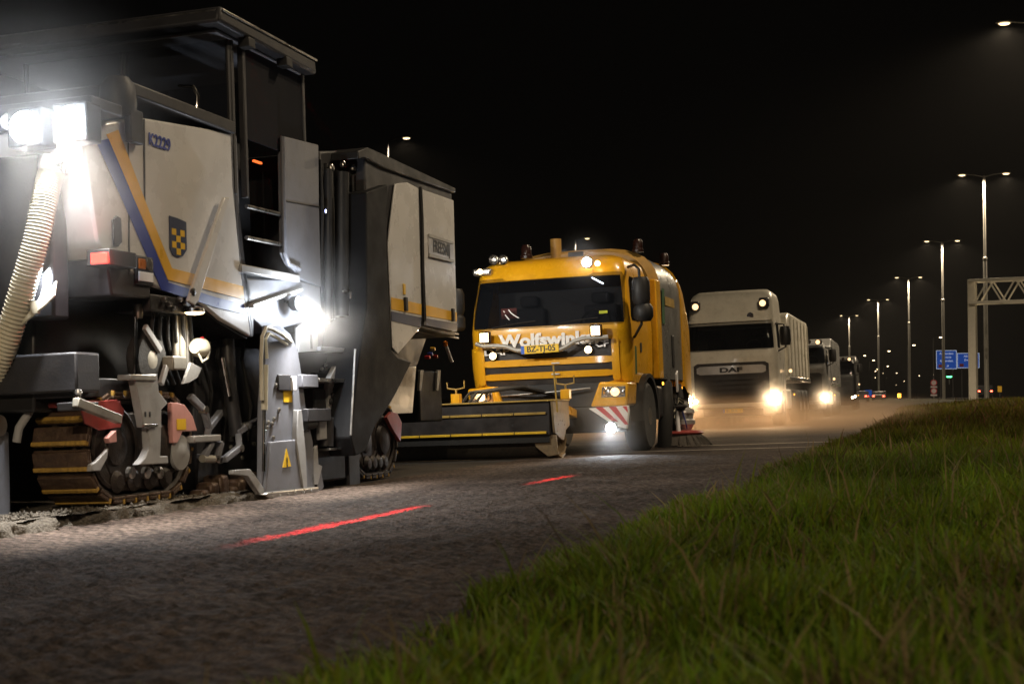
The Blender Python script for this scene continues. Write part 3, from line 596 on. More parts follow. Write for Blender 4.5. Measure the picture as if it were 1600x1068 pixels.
    cc = (0.050, 1.427, 1.449); lathe('lamp_lens', 'warm_small', d, [(0.0, -0.02), (0.06, -0.012), (0.075, 0.002)], cc, 'z', 20)
    spot(d, (cc[0] + 0.02, cc[1], cc[2] - 0.06), (0.0, -0.15, -1.0), 28, (1.0, 0.93, 0.8), 160, 0.7, 0.05, 'strut_beam')
    # --- middle: scraper linkage and lifting gear in the dark gap
    tube('lift_cylinder', 'dark_grey', T, [(-0.180, 2.354, 1.297), (-0.150, 2.327, 0.880), (-0.120, 2.357, 0.518)], 0.055, 16)
    tube('cylinder_rod', 'chrome', T, [(-0.100, 2.111, 1.141), (-0.100, 2.209, 0.837)], 0.018, 10)
    box('link_block', 'light_grey', T, -0.18, -0.02, (1.502, 0.488)[0], (1.917, 0.476)[0], (1.716, 0.482)[1], (1.719, 0.535)[1], 0.01)
    for a, b in (((-0.060, 1.825, 0.481), (-0.060, 1.700, 0.368)), ((-0.060, 1.977, 0.476), (-0.060, 1.898, 0.350)), ((-0.100, 2.320, 0.539), (-0.060, 2.445, 0.597)), ((-0.060, 2.021, 0.335), (-0.060, 2.280, 0.421)), ((-0.060, 2.280, 0.421), (-0.100, 2.342, 0.538)), ((-0.100, 1.584, 0.836), (-0.060, 1.729, 0.723)), ((-0.060, 1.729, 0.723), (-0.080, 1.828, 0.589)), ((-0.080, 1.828, 0.589), (-0.200, 2.239, 0.708)), ((-0.080, 1.828, 0.589), (-0.100, 1.818, 0.482)), ((-0.060, 2.021, 0.335), (-0.300, 1.951, 0.374)), ((-0.060, 2.445, 0.597), (-0.200, 2.952, 0.641))):
        MB().bar(a, b, 0.05, 0.05).build('linkage_arm', 'grey_paint', T, 0.008)
    for q in ((-0.060, 1.720, 0.727), (-0.060, 1.878, 0.346), (-0.060, 2.280, 0.416), (-0.060, 2.423, 0.597)):
        lathe('linkage_pin', 'steel', T, [(0.03, -0.03), (0.03, 0.03), (0, 0.035)], q, 'x', 12)
    tube('scraper_bar', 'cast_steel', T, [(-0.060, 1.680, 0.359), (-0.060, 1.898, 0.345)], 0.03, 12)
    box('drum_housing', 'dark_grey', T, W + 0.2, -0.25, (1.926, 0.432)[0], (4.415, 0.347)[0], 0.10, 1.25, 0.02)
    # --- side plate
    sp = prism('side_plate', 'grey_paint', T, [(2.613, 1.410), (2.840, 1.437), (3.055, 1.355), (3.186, 1.234), (3.280, 0.931), (3.316, 0.709), (3.440, 0.428), (3.448, 0.003), (3.161, -0.000), (2.499, 0.011), (2.436, 0.098), (2.487, 0.716), (2.560, 1.135)], 0.0, 0.05, bevel=0.01)
    prism('skirt_plate', 'grey_paint', sp, [(2.548, 0.454), (3.055, 0.461), (3.151, 0.032), (2.429, 0.041)], 0.05, 0.085, bevel=0.008)
    prism('skirt_edge', 'light_grey', sp, [(3.047, 0.710), (3.123, 0.710), (3.176, 0.381), (3.189, 0.030), (3.112, 0.029), (3.003, 0.440)], 0.05, 0.10, bevel=0.006)
    prism('skid_shoe', 'steel', sp, [(2.359, 0.041), (2.450, 0.055), (3.380, 0.041), (3.401, -0.038), (2.490, -0.035)], 0.0, 0.12, bevel=0.012)
    prism('skid_arm', 'light_grey', sp, [(1.936, 0.256), (2.202, 0.253), (2.276, 0.209), (2.489, 0.043), (2.397, 0.018), (2.166, 0.199), (1.934, 0.222)], 0.02, 0.07, bevel=0.006)
    prism('warning_sign', 'label_yellow', sp, [(2.745, 0.237), (2.828, 0.392), (2.903, 0.240)], 0.086, 0.09, bevel=0)
    text('!', 0.10, 'black', sp, (0.092, *(2.826, 0.276)), SIDE, sx=0.9, bold=0.003)
    box('label', 'label_yellow', sp, 0.051, 0.055, (2.874, 0.928)[0], (3.034, 0.930)[0], (2.937, 0.778)[1], (2.945, 0.886)[1], 0)
    box('plate_window', 'dark_grey', sp, 0.05, 0.07, (2.758, 0.980)[0], (3.001, 0.984)[0], (2.847, 0.874)[1], (2.856, 1.009)[1], 0.008)
    box('plate_cover', 'reflective', sp, 0.05, 0.09, (2.988, 0.983)[0], (3.063, 0.984)[0], (3.030, 0.875)[1], (3.039, 0.995)[1], 0.006)
    for px, py in ((418,660), (427,655), (424,662), (416,668), (426,684), (418,706), (425,704), (416,736), (420,744), (430,602), (435,640)):
        bolt(sp, (0.055, *MS(px,py,0.05)), 'x', 0.02)
    for k in range(6): bolt(sp, (0.115, *MS(424 + 12*k,777 - 2.0*k,0.11)), 'x', 0.022)
    tube('plate_cylinder', 'cream_hose', T, [(0.09, *(2.474, 1.079)), (0.09, *(2.439, 0.716))], 0.028, 14)
    tube('plate_rod', 'chrome', T, [(0.09, *(2.439, 0.716)), (0.09, *(2.396, 0.223))], 0.014, 12)
    tube('plate_hose', 'cream_hose', T, [(0.100, 2.379, 0.793), (0.100, 2.389, 1.128), (0.100, 2.423, 1.311), (0.100, 2.497, 1.382), (0.100, 2.600, 1.376), (0.100, 2.776, 1.341), (0.050, 3.059, 1.290)], 0.016, 10)
    tube('plate_hose', 'cream_hose', T, [(0.100, 2.492, 1.131), (0.100, 2.479, 1.287), (0.100, 2.540, 1.336), (0.080, 2.719, 1.313), (0.050, 2.971, 1.265)], 0.014, 10)
    # --- operator platform and canopy
    (yA, zA), (yB, zB) = (1.877, 3.880), (3.641, 3.942)
    roof = MB().prism([(yA, zA), (yB, zA - 0.03), (yB + 0.03, zA - 0.16), (yA - 0.04, zA - 0.14)], 0.10, W - 0.05).build('canopy', 'dark_grey', T, 0.03)
    box('canopy_rail', 'steel', roof, 0.10, 0.112, yA + 0.02, yB + 0.01, zA - 0.045, zA - 0.025, 0.003)
    box('canopy_rail', 'steel', roof, -1.1, 0.06, yA - 0.012, yA, zA - 0.05, zA - 0.03, 0.003)
    box('canopy_liner', 'grey_paint', roof, W + 0.05, 0.0, yA + 0.1, yB - 0.1, zA - 0.18, zA - 0.15, 0.01)
    yg, zg0 = (2.194, 3.040); zg1 = (2.237, 3.757)[1]
    for x0, x1 in ((-0.95, -0.03), (-1.9, -1.0)):
        g = box('rear_screen', 'glass_blue', T, x0, x1, yg, yg + 0.012, zg0 - 0.05, zg1 + 0.02, 0)
        MB().box(x0 - 0.02, x0, yg - 0.015, yg + 0.03, zg0 - 0.08, zg1 + 0.05).box(x1, x1 + 0.02, yg - 0.015, yg + 0.03, zg0 - 0.08, zg1 + 0.05).box(x0, x1, yg - 0.015, yg + 0.03, zg1 + 0.02, zg1 + 0.05).build('screen_frame', 'dark_grey', g, 0.004)
    cl = box('cab_lamp', 'black', T, -0.9, -0.25, yg + 0.25, yg + 0.45, zg1 + 0.02, zg1 + 0.06, 0.01)
    box('cab_lamp_lens', 'led_soft', cl, -0.7, -0.5, yg + 0.3, yg + 0.4, zg1 + 0.005, zg1 + 0.02, 0.003)
    spot(cl, (-0.6, yg + 0.35, zg1 - 0.03), (0, 0, -1), 14, (0.55, 0.65, 1.0), 160, 0.8, 0.03)
    y1 = (3.568, 3.518)[0]
    sc = box('side_screen', 'screen_cloth', T, -0.035, -0.02, (2.462, 3.292)[0], y1, (2.441, 2.943)[1], (2.492, 3.778)[1], 0.004)
    for yy in (yg + 0.03, (2.428, 3.285)[0], y1):
        box('canopy_post', 'dark_grey', T, -0.06, -0.005, yy, yy + 0.05, 2.45, zA - 0.14, 0.008)
    box('canopy_post', 'dark_grey', T, W, W + 0.06, yg, yg + 0.06, 2.45, zA - 0.14, 0.008)
    box('platform_floor', 'dark_grey', T, W + 0.05, -0.05, yg, (3.894, 3.110)[0], 1.75, 1.83, 0.01)
    seat = box('seat', 'plastic_seat', T, -0.95, -0.45, yg + 0.45, yg + 0.55, 2.3, 3.05, 0.05)
    box('seat_cushion', 'plastic_seat', seat, -0.95, -0.45, yg + 0.55, yg + 1.0, 2.25, 2.37, 0.05)
    tube('handrail', 'chrome', T, [(-0.12, *(1.853, 3.018)), (-0.12, *(1.872, 3.183)), (-0.14, *(1.842, 3.250)), (-0.3, *(1.907, 3.290))], 0.016, 10)
    pod = lathe('mirror_housing', 'dark_grey', T, [(0.0, -0.03), (0.12, -0.02), (0.13, 0.08), (0.12, 0.20), (0.08, 0.26), (0.0, 0.28)], (-0.06, (0.636, 2.918)[0], (0.631, 2.791)[1]), 'z', 20)
    box('mirror_bracket', 'dark_grey', T, 0.005, 0.06, (0.602, 2.687)[0], (0.767, 2.717)[0], (0.654, 2.588)[1], (0.665, 2.825)[1], 0.01)
    console = box('control_console', 'dark_grey', T, -1.2, -0.12, yg + 0.1, yg + 0.35, 2.4, 2.78, 0.03)
    box('console_edge', 'steel', console, -0.5, -0.14, yg + 0.09, yg + 0.1, 2.76, 2.775, 0)
    # --- ladder and the panel beside it
    box('ladder_recess', 'black', T, W + 0.3, -0.30, (2.268, 2.471)[0], (3.065, 2.582)[0], (3.012, 1.805)[1], (2.615, 3.001)[1], 0.01)
    for py in (322, 371):
        yq, zq = MS(385,py,-0.05); yw, zw = MS(439,py,-0.02)
        tube('rung', 'steel', T, [(-0.05, yq, zq), (-0.02, yw, zq)], 0.018, 10)
    st = box('bottom_step', 'light_grey', T, -0.28, 0.02, (2.250, 1.807)[0], (3.349, 1.921)[0], (2.772, 1.824)[1], (2.777, 1.889)[1], 0.01)
    tube('ladder_rail', 'grey_paint', T, [(0.01, *(3.098, 3.065)), (0.01, *(3.078, 2.583)), (0.01, *(3.067, 2.057)), (0.01, *(3.135, 1.969)), (0.01, *(3.350, 1.944))], 0.022, 12)
    prism('door_panel', 'grey_paint', T, [(3.111, 3.078), (3.868, 3.129), (3.840, 2.584), (3.825, 1.821), (3.396, 1.857), (3.173, 1.973), (3.079, 2.058)], -0.05, 0.0, bevel=0.01)
    prism('panel_joint', 'black', T, [(3.098, 2.514), (3.852, 2.556), (3.851, 2.544), (3.097, 2.503)], 0.0, 0.003, bevel=0)
    box('marker_light', 'orange_led', T, -0.29, -0.27, (3.109, 2.879)[0], (3.256, 2.903)[0], (3.157, 2.876)[1], (3.158, 2.893)[1], 0)
    prism('lower_fender', 'grey_paint', T, [(2.248, 1.776), (3.395, 1.846), (3.825, 1.821), (3.844, 1.520), (3.368, 1.467), (2.742, 1.356), (2.505, 1.450), (2.346, 1.597)], -0.30, -0.01, bevel=0.012)
    MB().bar((0.020, 2.394, 1.558), (0.020, 3.347, 1.762), 0.03, 0.05, (1, 0, 0)).build('fender_lip', 'light_grey', T, 0.005)
    # side work lamp
    c = (0.090, 3.061, 1.617)
    MB().bar((c[0], c[1], c[2]), (-0.05, c[1] + 0.02, c[2] + 0.04), 0.03, 0.03).build('lamp_arm', 'black', T, 0.004)
    wl = lathe('side_work_lamp', 'black', T, [(0.03, -0.05), (0.06, -0.02), (0.065, 0.03), (0.055, 0.04)], c, 'x', 18)
    lathe('work_lamp_lens', 'led_white', wl, [(0.055, 0), (0.05, 0.012), (0, 0.02)], (c[0] + 0.04, c[1], c[2]), 'x', 18)
    pl = bpy.data.lights.new('work_light', 'POINT'); pl.energy = 42; pl.color = LED; pl.shadow_soft_size = 0.05
    po = bpy.data.objects.new('work_light', pl); COL.objects.link(po); po.parent = wl; HALO['side'] = (c[0] + 0.14, c[1], c[2]); po.location = (c[0] + 0.12, c[1], c[2] - 0.01)
    spot(wl, (c[0] + 0.12, c[1], c[2] - 0.05), (0.62, -0.02, -1.0), 420, (1.0, 0.96, 0.9), 130, 1.0, 0.06, 'work_beam')
    c2 = (0.030, 3.910, 2.520); sm = lathe('marker_lamp', 'black', T, [(0.025, -0.02), (0.025, 0.0)], c2, 'x', 10)
    lathe('marker_lens', 'blue_spark', sm, [(0.016, 0), (0.0, 0.006)], (c2[0], c2[1], c2[2]), 'x', 10)
    # --- front engine box
    prism('engine_housing', 'dark_grey', T, [(4.658, 3.207), (5.071, 3.212), (7.201, 3.172), (7.141, 1.638), (7.147, 1.494), (5.995, 1.542), (5.613, 1.471), (5.267, 1.226), (4.574, 1.304)], 0.130, W + 0.05, bevel=0.02)
    prism('riser_housing', 'dark_grey', T, [(4.159, 3.130), (5.517, 3.376), (5.339, 1.345), (4.110, 1.540)], -0.12, W + 0.05, bevel=0.02)
    prism('roof_cap', 'black', T, [(4.417, 3.148), (4.660, 3.225), (5.106, 3.224), (7.247, 3.193), (7.242, 3.141), (5.060, 3.088), (4.603, 3.117), (4.411, 3.073)], 0.160, W, bevel=0.01)
    pa = prism('front_panel', 'white_paint', T, [(5.360, 2.972), (5.709, 3.036), (6.028, 3.021), (5.985, 1.628), (5.937, 1.539), (5.269, 1.245), (5.119, 1.304), (5.110, 1.767), (5.094, 2.339)], 0.140, 0.160, bevel=0.008)
    pb = prism('front_panel', 'white_paint', T, [(6.164, 3.026), (7.164, 3.043), (7.121, 1.659), (7.108, 1.543), (6.095, 1.573), (6.111, 2.308)], 0.140, 0.160, bevel=0.008)
    prism('stripe', 'stripe_yellow', pa, [(5.122, 1.806), (5.982, 1.790), (5.970, 1.675), (5.119, 1.685)], 0.160, 0.164, bevel=0)
    prism('stripe', 'navy', pa, [(5.118, 1.666), (5.967, 1.648), (5.938, 1.542), (5.117, 1.570)], 0.160, 0.164, bevel=0)
    prism('stripe', 'stripe_yellow', pb, [(6.098, 1.790), (7.122, 1.767), (7.111, 1.666), (6.096, 1.675)], 0.160, 0.164, bevel=0)
    prism('stripe', 'navy', pb, [(6.093, 1.648), (7.115, 1.644), (7.105, 1.550), (6.095, 1.573)], 0.160, 0.164, bevel=0)
    tube('panel_seal', 'black', T, [(0.164, *(6.068, 3.040)), (0.164, *(6.094, 2.716)), (0.166, *(6.058, 2.167)), (0.166, *(6.062, 1.626))], 0.018, 8)
    for p in (pa, pb):
        y, z = (5.497, 1.779) if p is pa else (6.956, 1.751)
        box('latch', 'black', p, 0.16, 0.19, y - 0.03, y + 0.03, z - 0.09, z + 0.05, 0.006)
    y, z = (5.490, 1.896); box('latch_cover', 'label_yellow', pa, 0.16, 0.172, y - 0.03, y + 0.03, z - 0.04, z + 0.07, 0.005)
    sg = prism('name_plate', 'silver', pb, [(6.255, 2.563), (7.045, 2.556), (7.041, 2.325), (6.249, 2.315)], 0.160, 0.172, bevel=0.004)
    prism('name_plate_rim', 'galvanised', sg, [(6.255, 2.563), (7.045, 2.556), (7.041, 2.527), (6.251, 2.528)], 0.172, 0.180, bevel=0)
    prism('name_plate_rim', 'galvanised', sg, [(6.253, 2.349), (7.044, 2.354), (7.041, 2.325), (6.249, 2.315)], 0.172, 0.180, bevel=0)
    y, z = (6.659, 2.438); text('FREESMIJ', 0.185, 'black', sg, (0.173, y, z), SIDE, sx=0.78, bold=0.003)
    # --- grey columns between platform and engine box
    for k, (px, m, r) in enumerate(((513, 'black', 0.04), (534, 'black', 0.07), (552, 'black', 0.03))):
        tube('riser_pipe', m, T, [(0.0, *MS(px,500 - k * 6)), (0.0, *MS(px,265 + 5 * k))], r, 14)
    for px, py in ((533,257), (514,262), (548,262)): lathe('pipe_cap', 'steel', T, [(0.03, -0.03), (0.035, 0), (0.02, 0.03), (0, 0.035)], (0.02, *MS(px,py)), 'z', 12)
    MB().bar((0.050, 4.199, 1.804), (0.050, 4.598, 1.833), 0.02, 0.02).build('grab_bar', 'steel', T, 0.003)
    MB().bar((0.050, 4.365, 1.816), (0.050, 4.373, 1.544), 0.025, 0.02).build('grab_post', 'steel', T, 0.003)
    box('label', 'label_yellow', T, -0.028, -0.024, (4.570, 1.766)[0], (4.889, 1.787)[0], (4.677, 1.736)[1], (4.681, 1.792)[1], 0)
    # --- lit chute plates ahead of the side plate
    prism('bracket_plate', 'light_grey', T, [(3.300, 1.425), (3.556, 1.516), (3.678, 1.511), (3.671, 1.235), (3.272, 1.206)], -0.02, 0.02, bevel=0.006)
    box('plate_slot', 'dark_grey', T, 0.02, 0.024, (3.507, 1.389)[0], (3.547, 1.390)[0], (3.510, 1.247)[1], (3.520, 1.378)[1], 0)
    MB().bar((0.030, 3.553, 1.617), (0.030, 3.588, 1.362), 0.035, 0.03, (1,0,0)).build('vertical_bar', 'reflective', T, 0.005)
    prism('inner_wall', 'grey_paint', T, [(3.691, 1.512), (4.434, 1.611), (4.875, 1.812), (4.736, 1.318), (4.407, 1.276), (3.671, 1.235)], -0.22, -0.18, bevel=0.006)
    prism('upper_chute', 'light_grey', T, [(4.432, 1.587), (4.875, 1.812), (4.881, 1.699), (4.736, 1.318), (4.349, 1.304)], -0.04, 0.0, bevel=0.006)
    prism('conveyor_cover', 'light_grey', T, [(4.348, 1.298), (4.736, 1.312), (4.616, 1.007), (4.447, 0.653), (4.384, 0.438), (4.278, 0.614), (4.225, 0.692), (3.908, 0.706), (3.909, 0.904), (3.959, 0.998)], -0.05, 0.0, bevel=0.006)
    for k in range(4):
        for j in range(2): bolt(T, (0.005, *MS(525 - 3*k + 8*j,600 + 9*k)), 'x', 0.03, 'black')
    box('shelf', 'grey_paint', T, -0.3, 0.06, (3.644, 1.249)[0], (4.186, 1.267)[0], (3.851, 1.232)[1], (3.854, 1.273)[1], 0.006)
    box('foot_step', 'grey_paint', T, -0.25, 0.09, (3.175, 0.957)[0], (3.502, 0.961)[0], (3.287, 0.903)[1], (3.295, 1.014)[1], 0.008)
    box('step_tread', 'steel', T, -0.2, 0.10, (3.503, 0.966)[0], (4.078, 0.973)[0], (3.762, 0.952)[1], (3.765, 0.986)[1], 0.004)
    box('tool_box', 'dark_grey', T, -0.3, 0.11, (3.230, 0.709)[0], (3.712, 0.704)[0], (3.419, 0.606)[1], (3.427, 0.718)[1], 0.008)
    prism('dark_chain_box', 'black', T, [(3.297, 1.201), (4.331, 1.274), (3.935, 1.056), (3.336, 1.018)], -0.25, -0.1, bevel=0.006)
    for k in range(5):
        for j in range(2): bolt(T, (-0.09, *MS(534 - 6*k - 7*j,552 + 6*k,-0.09)), 'x', 0.016, 'steel')
    for k, px in enumerate((506, 524)):
        tk = tube('accumulator', 'dark_grey' if k == 0 else 'chrome', T, [(0.02, *MS(px,697)), (0.02, *MS(px,652))], 0.07, 18)
    box('tank_strap', 'steel', T, -0.05, 0.10, (3.687, 0.366)[0], (3.966, 0.356)[0], (3.824, 0.344)[1], (3.825, 0.361)[1], 0.003)
    prism('blue_grey_cover', 'light_grey', T, [(3.570, 0.607), (3.719, 0.611), (3.721, 0.445), (3.571, 0.443)], 0.02, 0.06, bevel=0.008)
    lathe('hose_drum', 'rubber', T, [(0.05, -0.1), (0.05, 0.1)], (0.05, *(3.344, 0.589)), 'y', 14)
    prism('scraper_blade', 'light_grey', T, [(3.473, 0.373), (3.528, 0.399), (3.542, 0.230), (3.621, 0.209), (3.515, 0.051), (3.371, 0.060)], 0.02, 0.05, bevel=0.006)
    prism('front_skid', 'grey_paint', T, [(3.595, 0.216), (3.662, 0.025), (3.604, -0.016), (3.497, -0.010)], 0.0, 0.04, bevel=0.006)
    box('front_leg_housing', 'black', T, -0.35, -0.03, (3.674, 0.195)[0], (4.316, 0.165)[0], 0.06, 0.9, 0.02)
    # --- front wedge frame and track
    prism('front_frame', 'frame_black', T, [(4.444, 2.755), (4.995, 2.908), (4.919, 2.254), (4.940, 1.564), (4.948, 1.276), (5.112, 1.206), (5.499, 1.171), (5.045, 0.858), (4.708, 0.661), (4.473, 0.549), (4.204, 0.312), (3.976, 0.280), (3.873, 0.451), (3.952, 0.698), (4.125, 1.168), (4.349, 1.654)], -0.28, 0.22, bevel=0.015)
    MB().bar((0.225, 4.030, 1.253), (0.225, 3.863, 0.468), 0.012, 0.02, (1,0,0)).build('frame_edge', 'steel', T, 0.003)
    prism('front_post', 'dark_grey', T, [(4.421, 0.402), (4.677, 0.333), (4.677, -0.047), (4.415, -0.043)], -0.2, -0.04, bevel=0.01)
    (ya, _), (yb, zb) = (4.842, 0.329), (5.917, 0.292)
    r2 = 0.33; L2 = max(0.62, (yb - ya) / 2)
    crawler(-0.10 - 0.2, yb - L2 - 0.03, -0.0, L2 - r2 - 0.07 if L2 > r2 + 0.1 else 0.28, r2, 0.40, 'front_track', 'track_steel', 'track_rubber')
    prism('front_guard', 'guard_red', T, [(5.433, 0.619), (5.578, 0.675), (5.737, 0.661), (5.855, 0.560), (5.800, 0.362), (5.630, 0.465)], -0.09, -0.05, bevel=0.006)
    for dx in (-1.75,):
        k = copy_tree(C1, T); k.location.x += dx
    # --- front underside: conveyor cheek, service shelf with valves
    prism('conveyor_cheek', 'white_paint', T, [(6.920, 1.181), (7.164, 1.186), (6.989, 0.657), (6.143, 0.653)], -0.42, -0.36, bevel=0.006)
    prism('service_shelf', 'dark_grey', T, [(6.004, 1.186), (7.219, 1.171), (7.312, 1.217), (7.615, 1.514), (7.618, 1.544), (6.427, 1.556)], -0.7, -0.40, bevel=0.006)
    for py in (516, 522): MB().bar(M3(650,py - 5,0.0), M3(716,py + 6,0.0), 0.02, 0.02).build('shelf_rail', 'galvanised', T, 0.003)
    for k, (px, py, m) in enumerate(((672,553,'stripe_blue'), (676,545,'stripe_yellow'), (680,557,'red_lens'), (668,558,'red_film'))):
        lathe('valve_knob', m, T, [(0.02, -0.03), (0.025, 0), (0.02, 0.03), (0, 0.035)], (-0.38, *MS(px,py,-0.38)), 'x', 10)
    wand = tube('marker_wand', 'reflective', T, [(-0.300, 8.034, 1.447), (-0.300, 8.222, 1.260)], 0.02, 10)
    lathe('wand_tip', 'amber', wand, [(0.025, -0.03), (0.03, 0.02), (0, 0.04)], (-0.300, 8.013, 1.469), 'z', 10)
    box('conveyor_frame', 'frame_black', T, -1.9, -0.45, (7.474, 0.989)[0], (8.247, 0.996)[0], 0.55, 1.15, 0.02)
    for px in (654, 681): prism('conveyor_bar', 'hose_grey', T, [MS(px + 2,578,-0.43), MS(px + 7,578,-0.43), MS(px + 3,610,-0.43), MS(px,610,-0.43)], -0.45, -0.42, bevel=0.004)
    # unseen lamps added on the machine's front to brighten the vehicle ahead
    yf = (7.676, 2.468)[0]
    for xx in (-0.45, -1.9):
        fl = lathe('front_work_lamp', 'black', T, [(0.05, -0.08), (0.07, -0.02), (0.075, 0.02), (0.065, 0.03)], (xx, yf + 0.08, 2.75), 'y', 16)
        lathe('work_lamp_lens', 'led_white', fl, [(0.066, 0.02), (0.05, 0.045), (0, 0.05)], (xx, yf + 0.08, 2.75), 'y', 16)
        spot(fl, (xx, yf + 0.2, 2.75), (0.12, 1.0, -0.28), 230, (1.0, 0.93, 0.82), 100, 0.8, 0.06, 'front_beam')
    # --- small fittings: bolts, hinges, handles, decals, loose hoses
    for k in range(5):
        tube('hanging_hose', 'rubber', T, [M3(500 + 9*k,250 + 6*k,-0.06), M3(504 + 8*k,330,-0.02), M3(500 + 10*k,420 + 8*k,-0.04), M3(508 + 7*k,500,-0.1)], 0.018 + 0.004 * (k % 2), 8)
    for k in range(4):
        px = 322 + 19 * k + 5 * (k % 2); tube('chassis_hose', 'rubber', T, [M3(px,505 + 4*(k % 3),-0.28), M3(px - 6,560,-0.20 - 0.02 * (k % 2)), M3(px + 8,610 + 8*(k % 4),-0.22), M3(px + 2,690,-0.24)], 0.016 + 0.004 * (k % 3), 8)
    for k in range(10):
        bolt(T, (-0.245, *MS(325 + 18*k,705 + (k % 2) * 18 - 3*k,-0.245)), 'x', 0.022, 'cast_steel')
    for k in range(6): box('mud_clump', 'track_pad', T, -0.20 - 0.02 * k, -0.06, MS(310 + 15*k,745,-0.1)[0], MS(322 + 15*k,745,-0.1)[0], 0.03 + 0.02 * (k % 2), 0.12 + 0.05 * (k % 3), 0.03)
    # --- red line projectors under the canopy
    def line_laser(target, halfL, halfW, name):
        p = Vector((0.06, yA + 0.5 if name == 'a' else yA + 1.2, zA - 0.22))
        b = box('line_projector', 'black', T, p.x - 0.05, p.x + 0.05, p.y - 0.06, p.y + 0.06, p.z, p.z + 0.08, 0.008)
        d = bpy.data.lights.new('line_beam', 'SPOT'); d.energy = 1200; d.color = (1, 0.02, 0.03); d.spot_size = R(80); d.spot_blend = 0.1; d.shadow_soft_size = 0.004
        d.use_nodes = True; n = d.node_tree.nodes; l = d.node_tree.links; em = n['Emission']
        o = bpy.data.objects.new('line_beam', d); COL.objects.link(o); o.parent = b; o.location = (p.x + 0.02, p.y, p.z - 0.03)
        dv = Vector(target) - o.location; dist = dv.length
        z = -dv.normalized(); # lamp looks along -z; x axis along the line
        x = Vector((0, 1, 0)); x = (x - z * x.dot(z)).normalized(); y = z.cross(x)
        o.rotation_euler = Matrix((x, y, z)).transposed().to_euler()
        # soft slit mask in the lamp's own frame
        tcn = n.new('ShaderNodeTexCoord'); sx = n.new('ShaderNodeSeparateXYZ'); l.new(tcn.outputs['Normal'], sx.inputs[0])
        def ratio(axis, half):
            dvd = n.new('ShaderNodeMath'); dvd.operation = 'DIVIDE'; l.new(sx.outputs[axis], dvd.inputs[0]); l.new(sx.outputs['Z'], dvd.inputs[1])
            ab = n.new('ShaderNodeMath'); ab.operation = 'ABSOLUTE'; l.new(dvd.outputs[0], ab.inputs[0])
            mr = n.new('ShaderNodeMapRange'); mr.interpolation_type = 'SMOOTHSTEP'; mr.inputs['From Min'].default_value = half * 0.55; mr.inputs['From Max'].default_value = half * 1.1
            mr.inputs['To Min'].default_value = 1; mr.inputs['To Max'].default_value = 0; l.new(ab.outputs[0], mr.inputs['Value']); return mr.outputs[0]
        mu = n.new('ShaderNodeMath'); mu.operation = 'MULTIPLY'; l.new(ratio('X', halfL / dist), mu.inputs[0]); l.new(ratio('Y', halfW / dist), mu.inputs[1])
        mu2 = n.new('ShaderNodeMath'); mu2.operation = 'MULTIPLY'; mu2.inputs[1].default_value = 14.0; l.new(mu.outputs[0], mu2.inputs[0])
        l.new(mu2.outputs[0], em.inputs['Strength'])
    line_laser((1.90, 0.15, 0.0), 1.25, 0.062, 'a')
    line_laser((1.92, 4.40, 0.0), 0.80, 0.062, 'b')
    return T
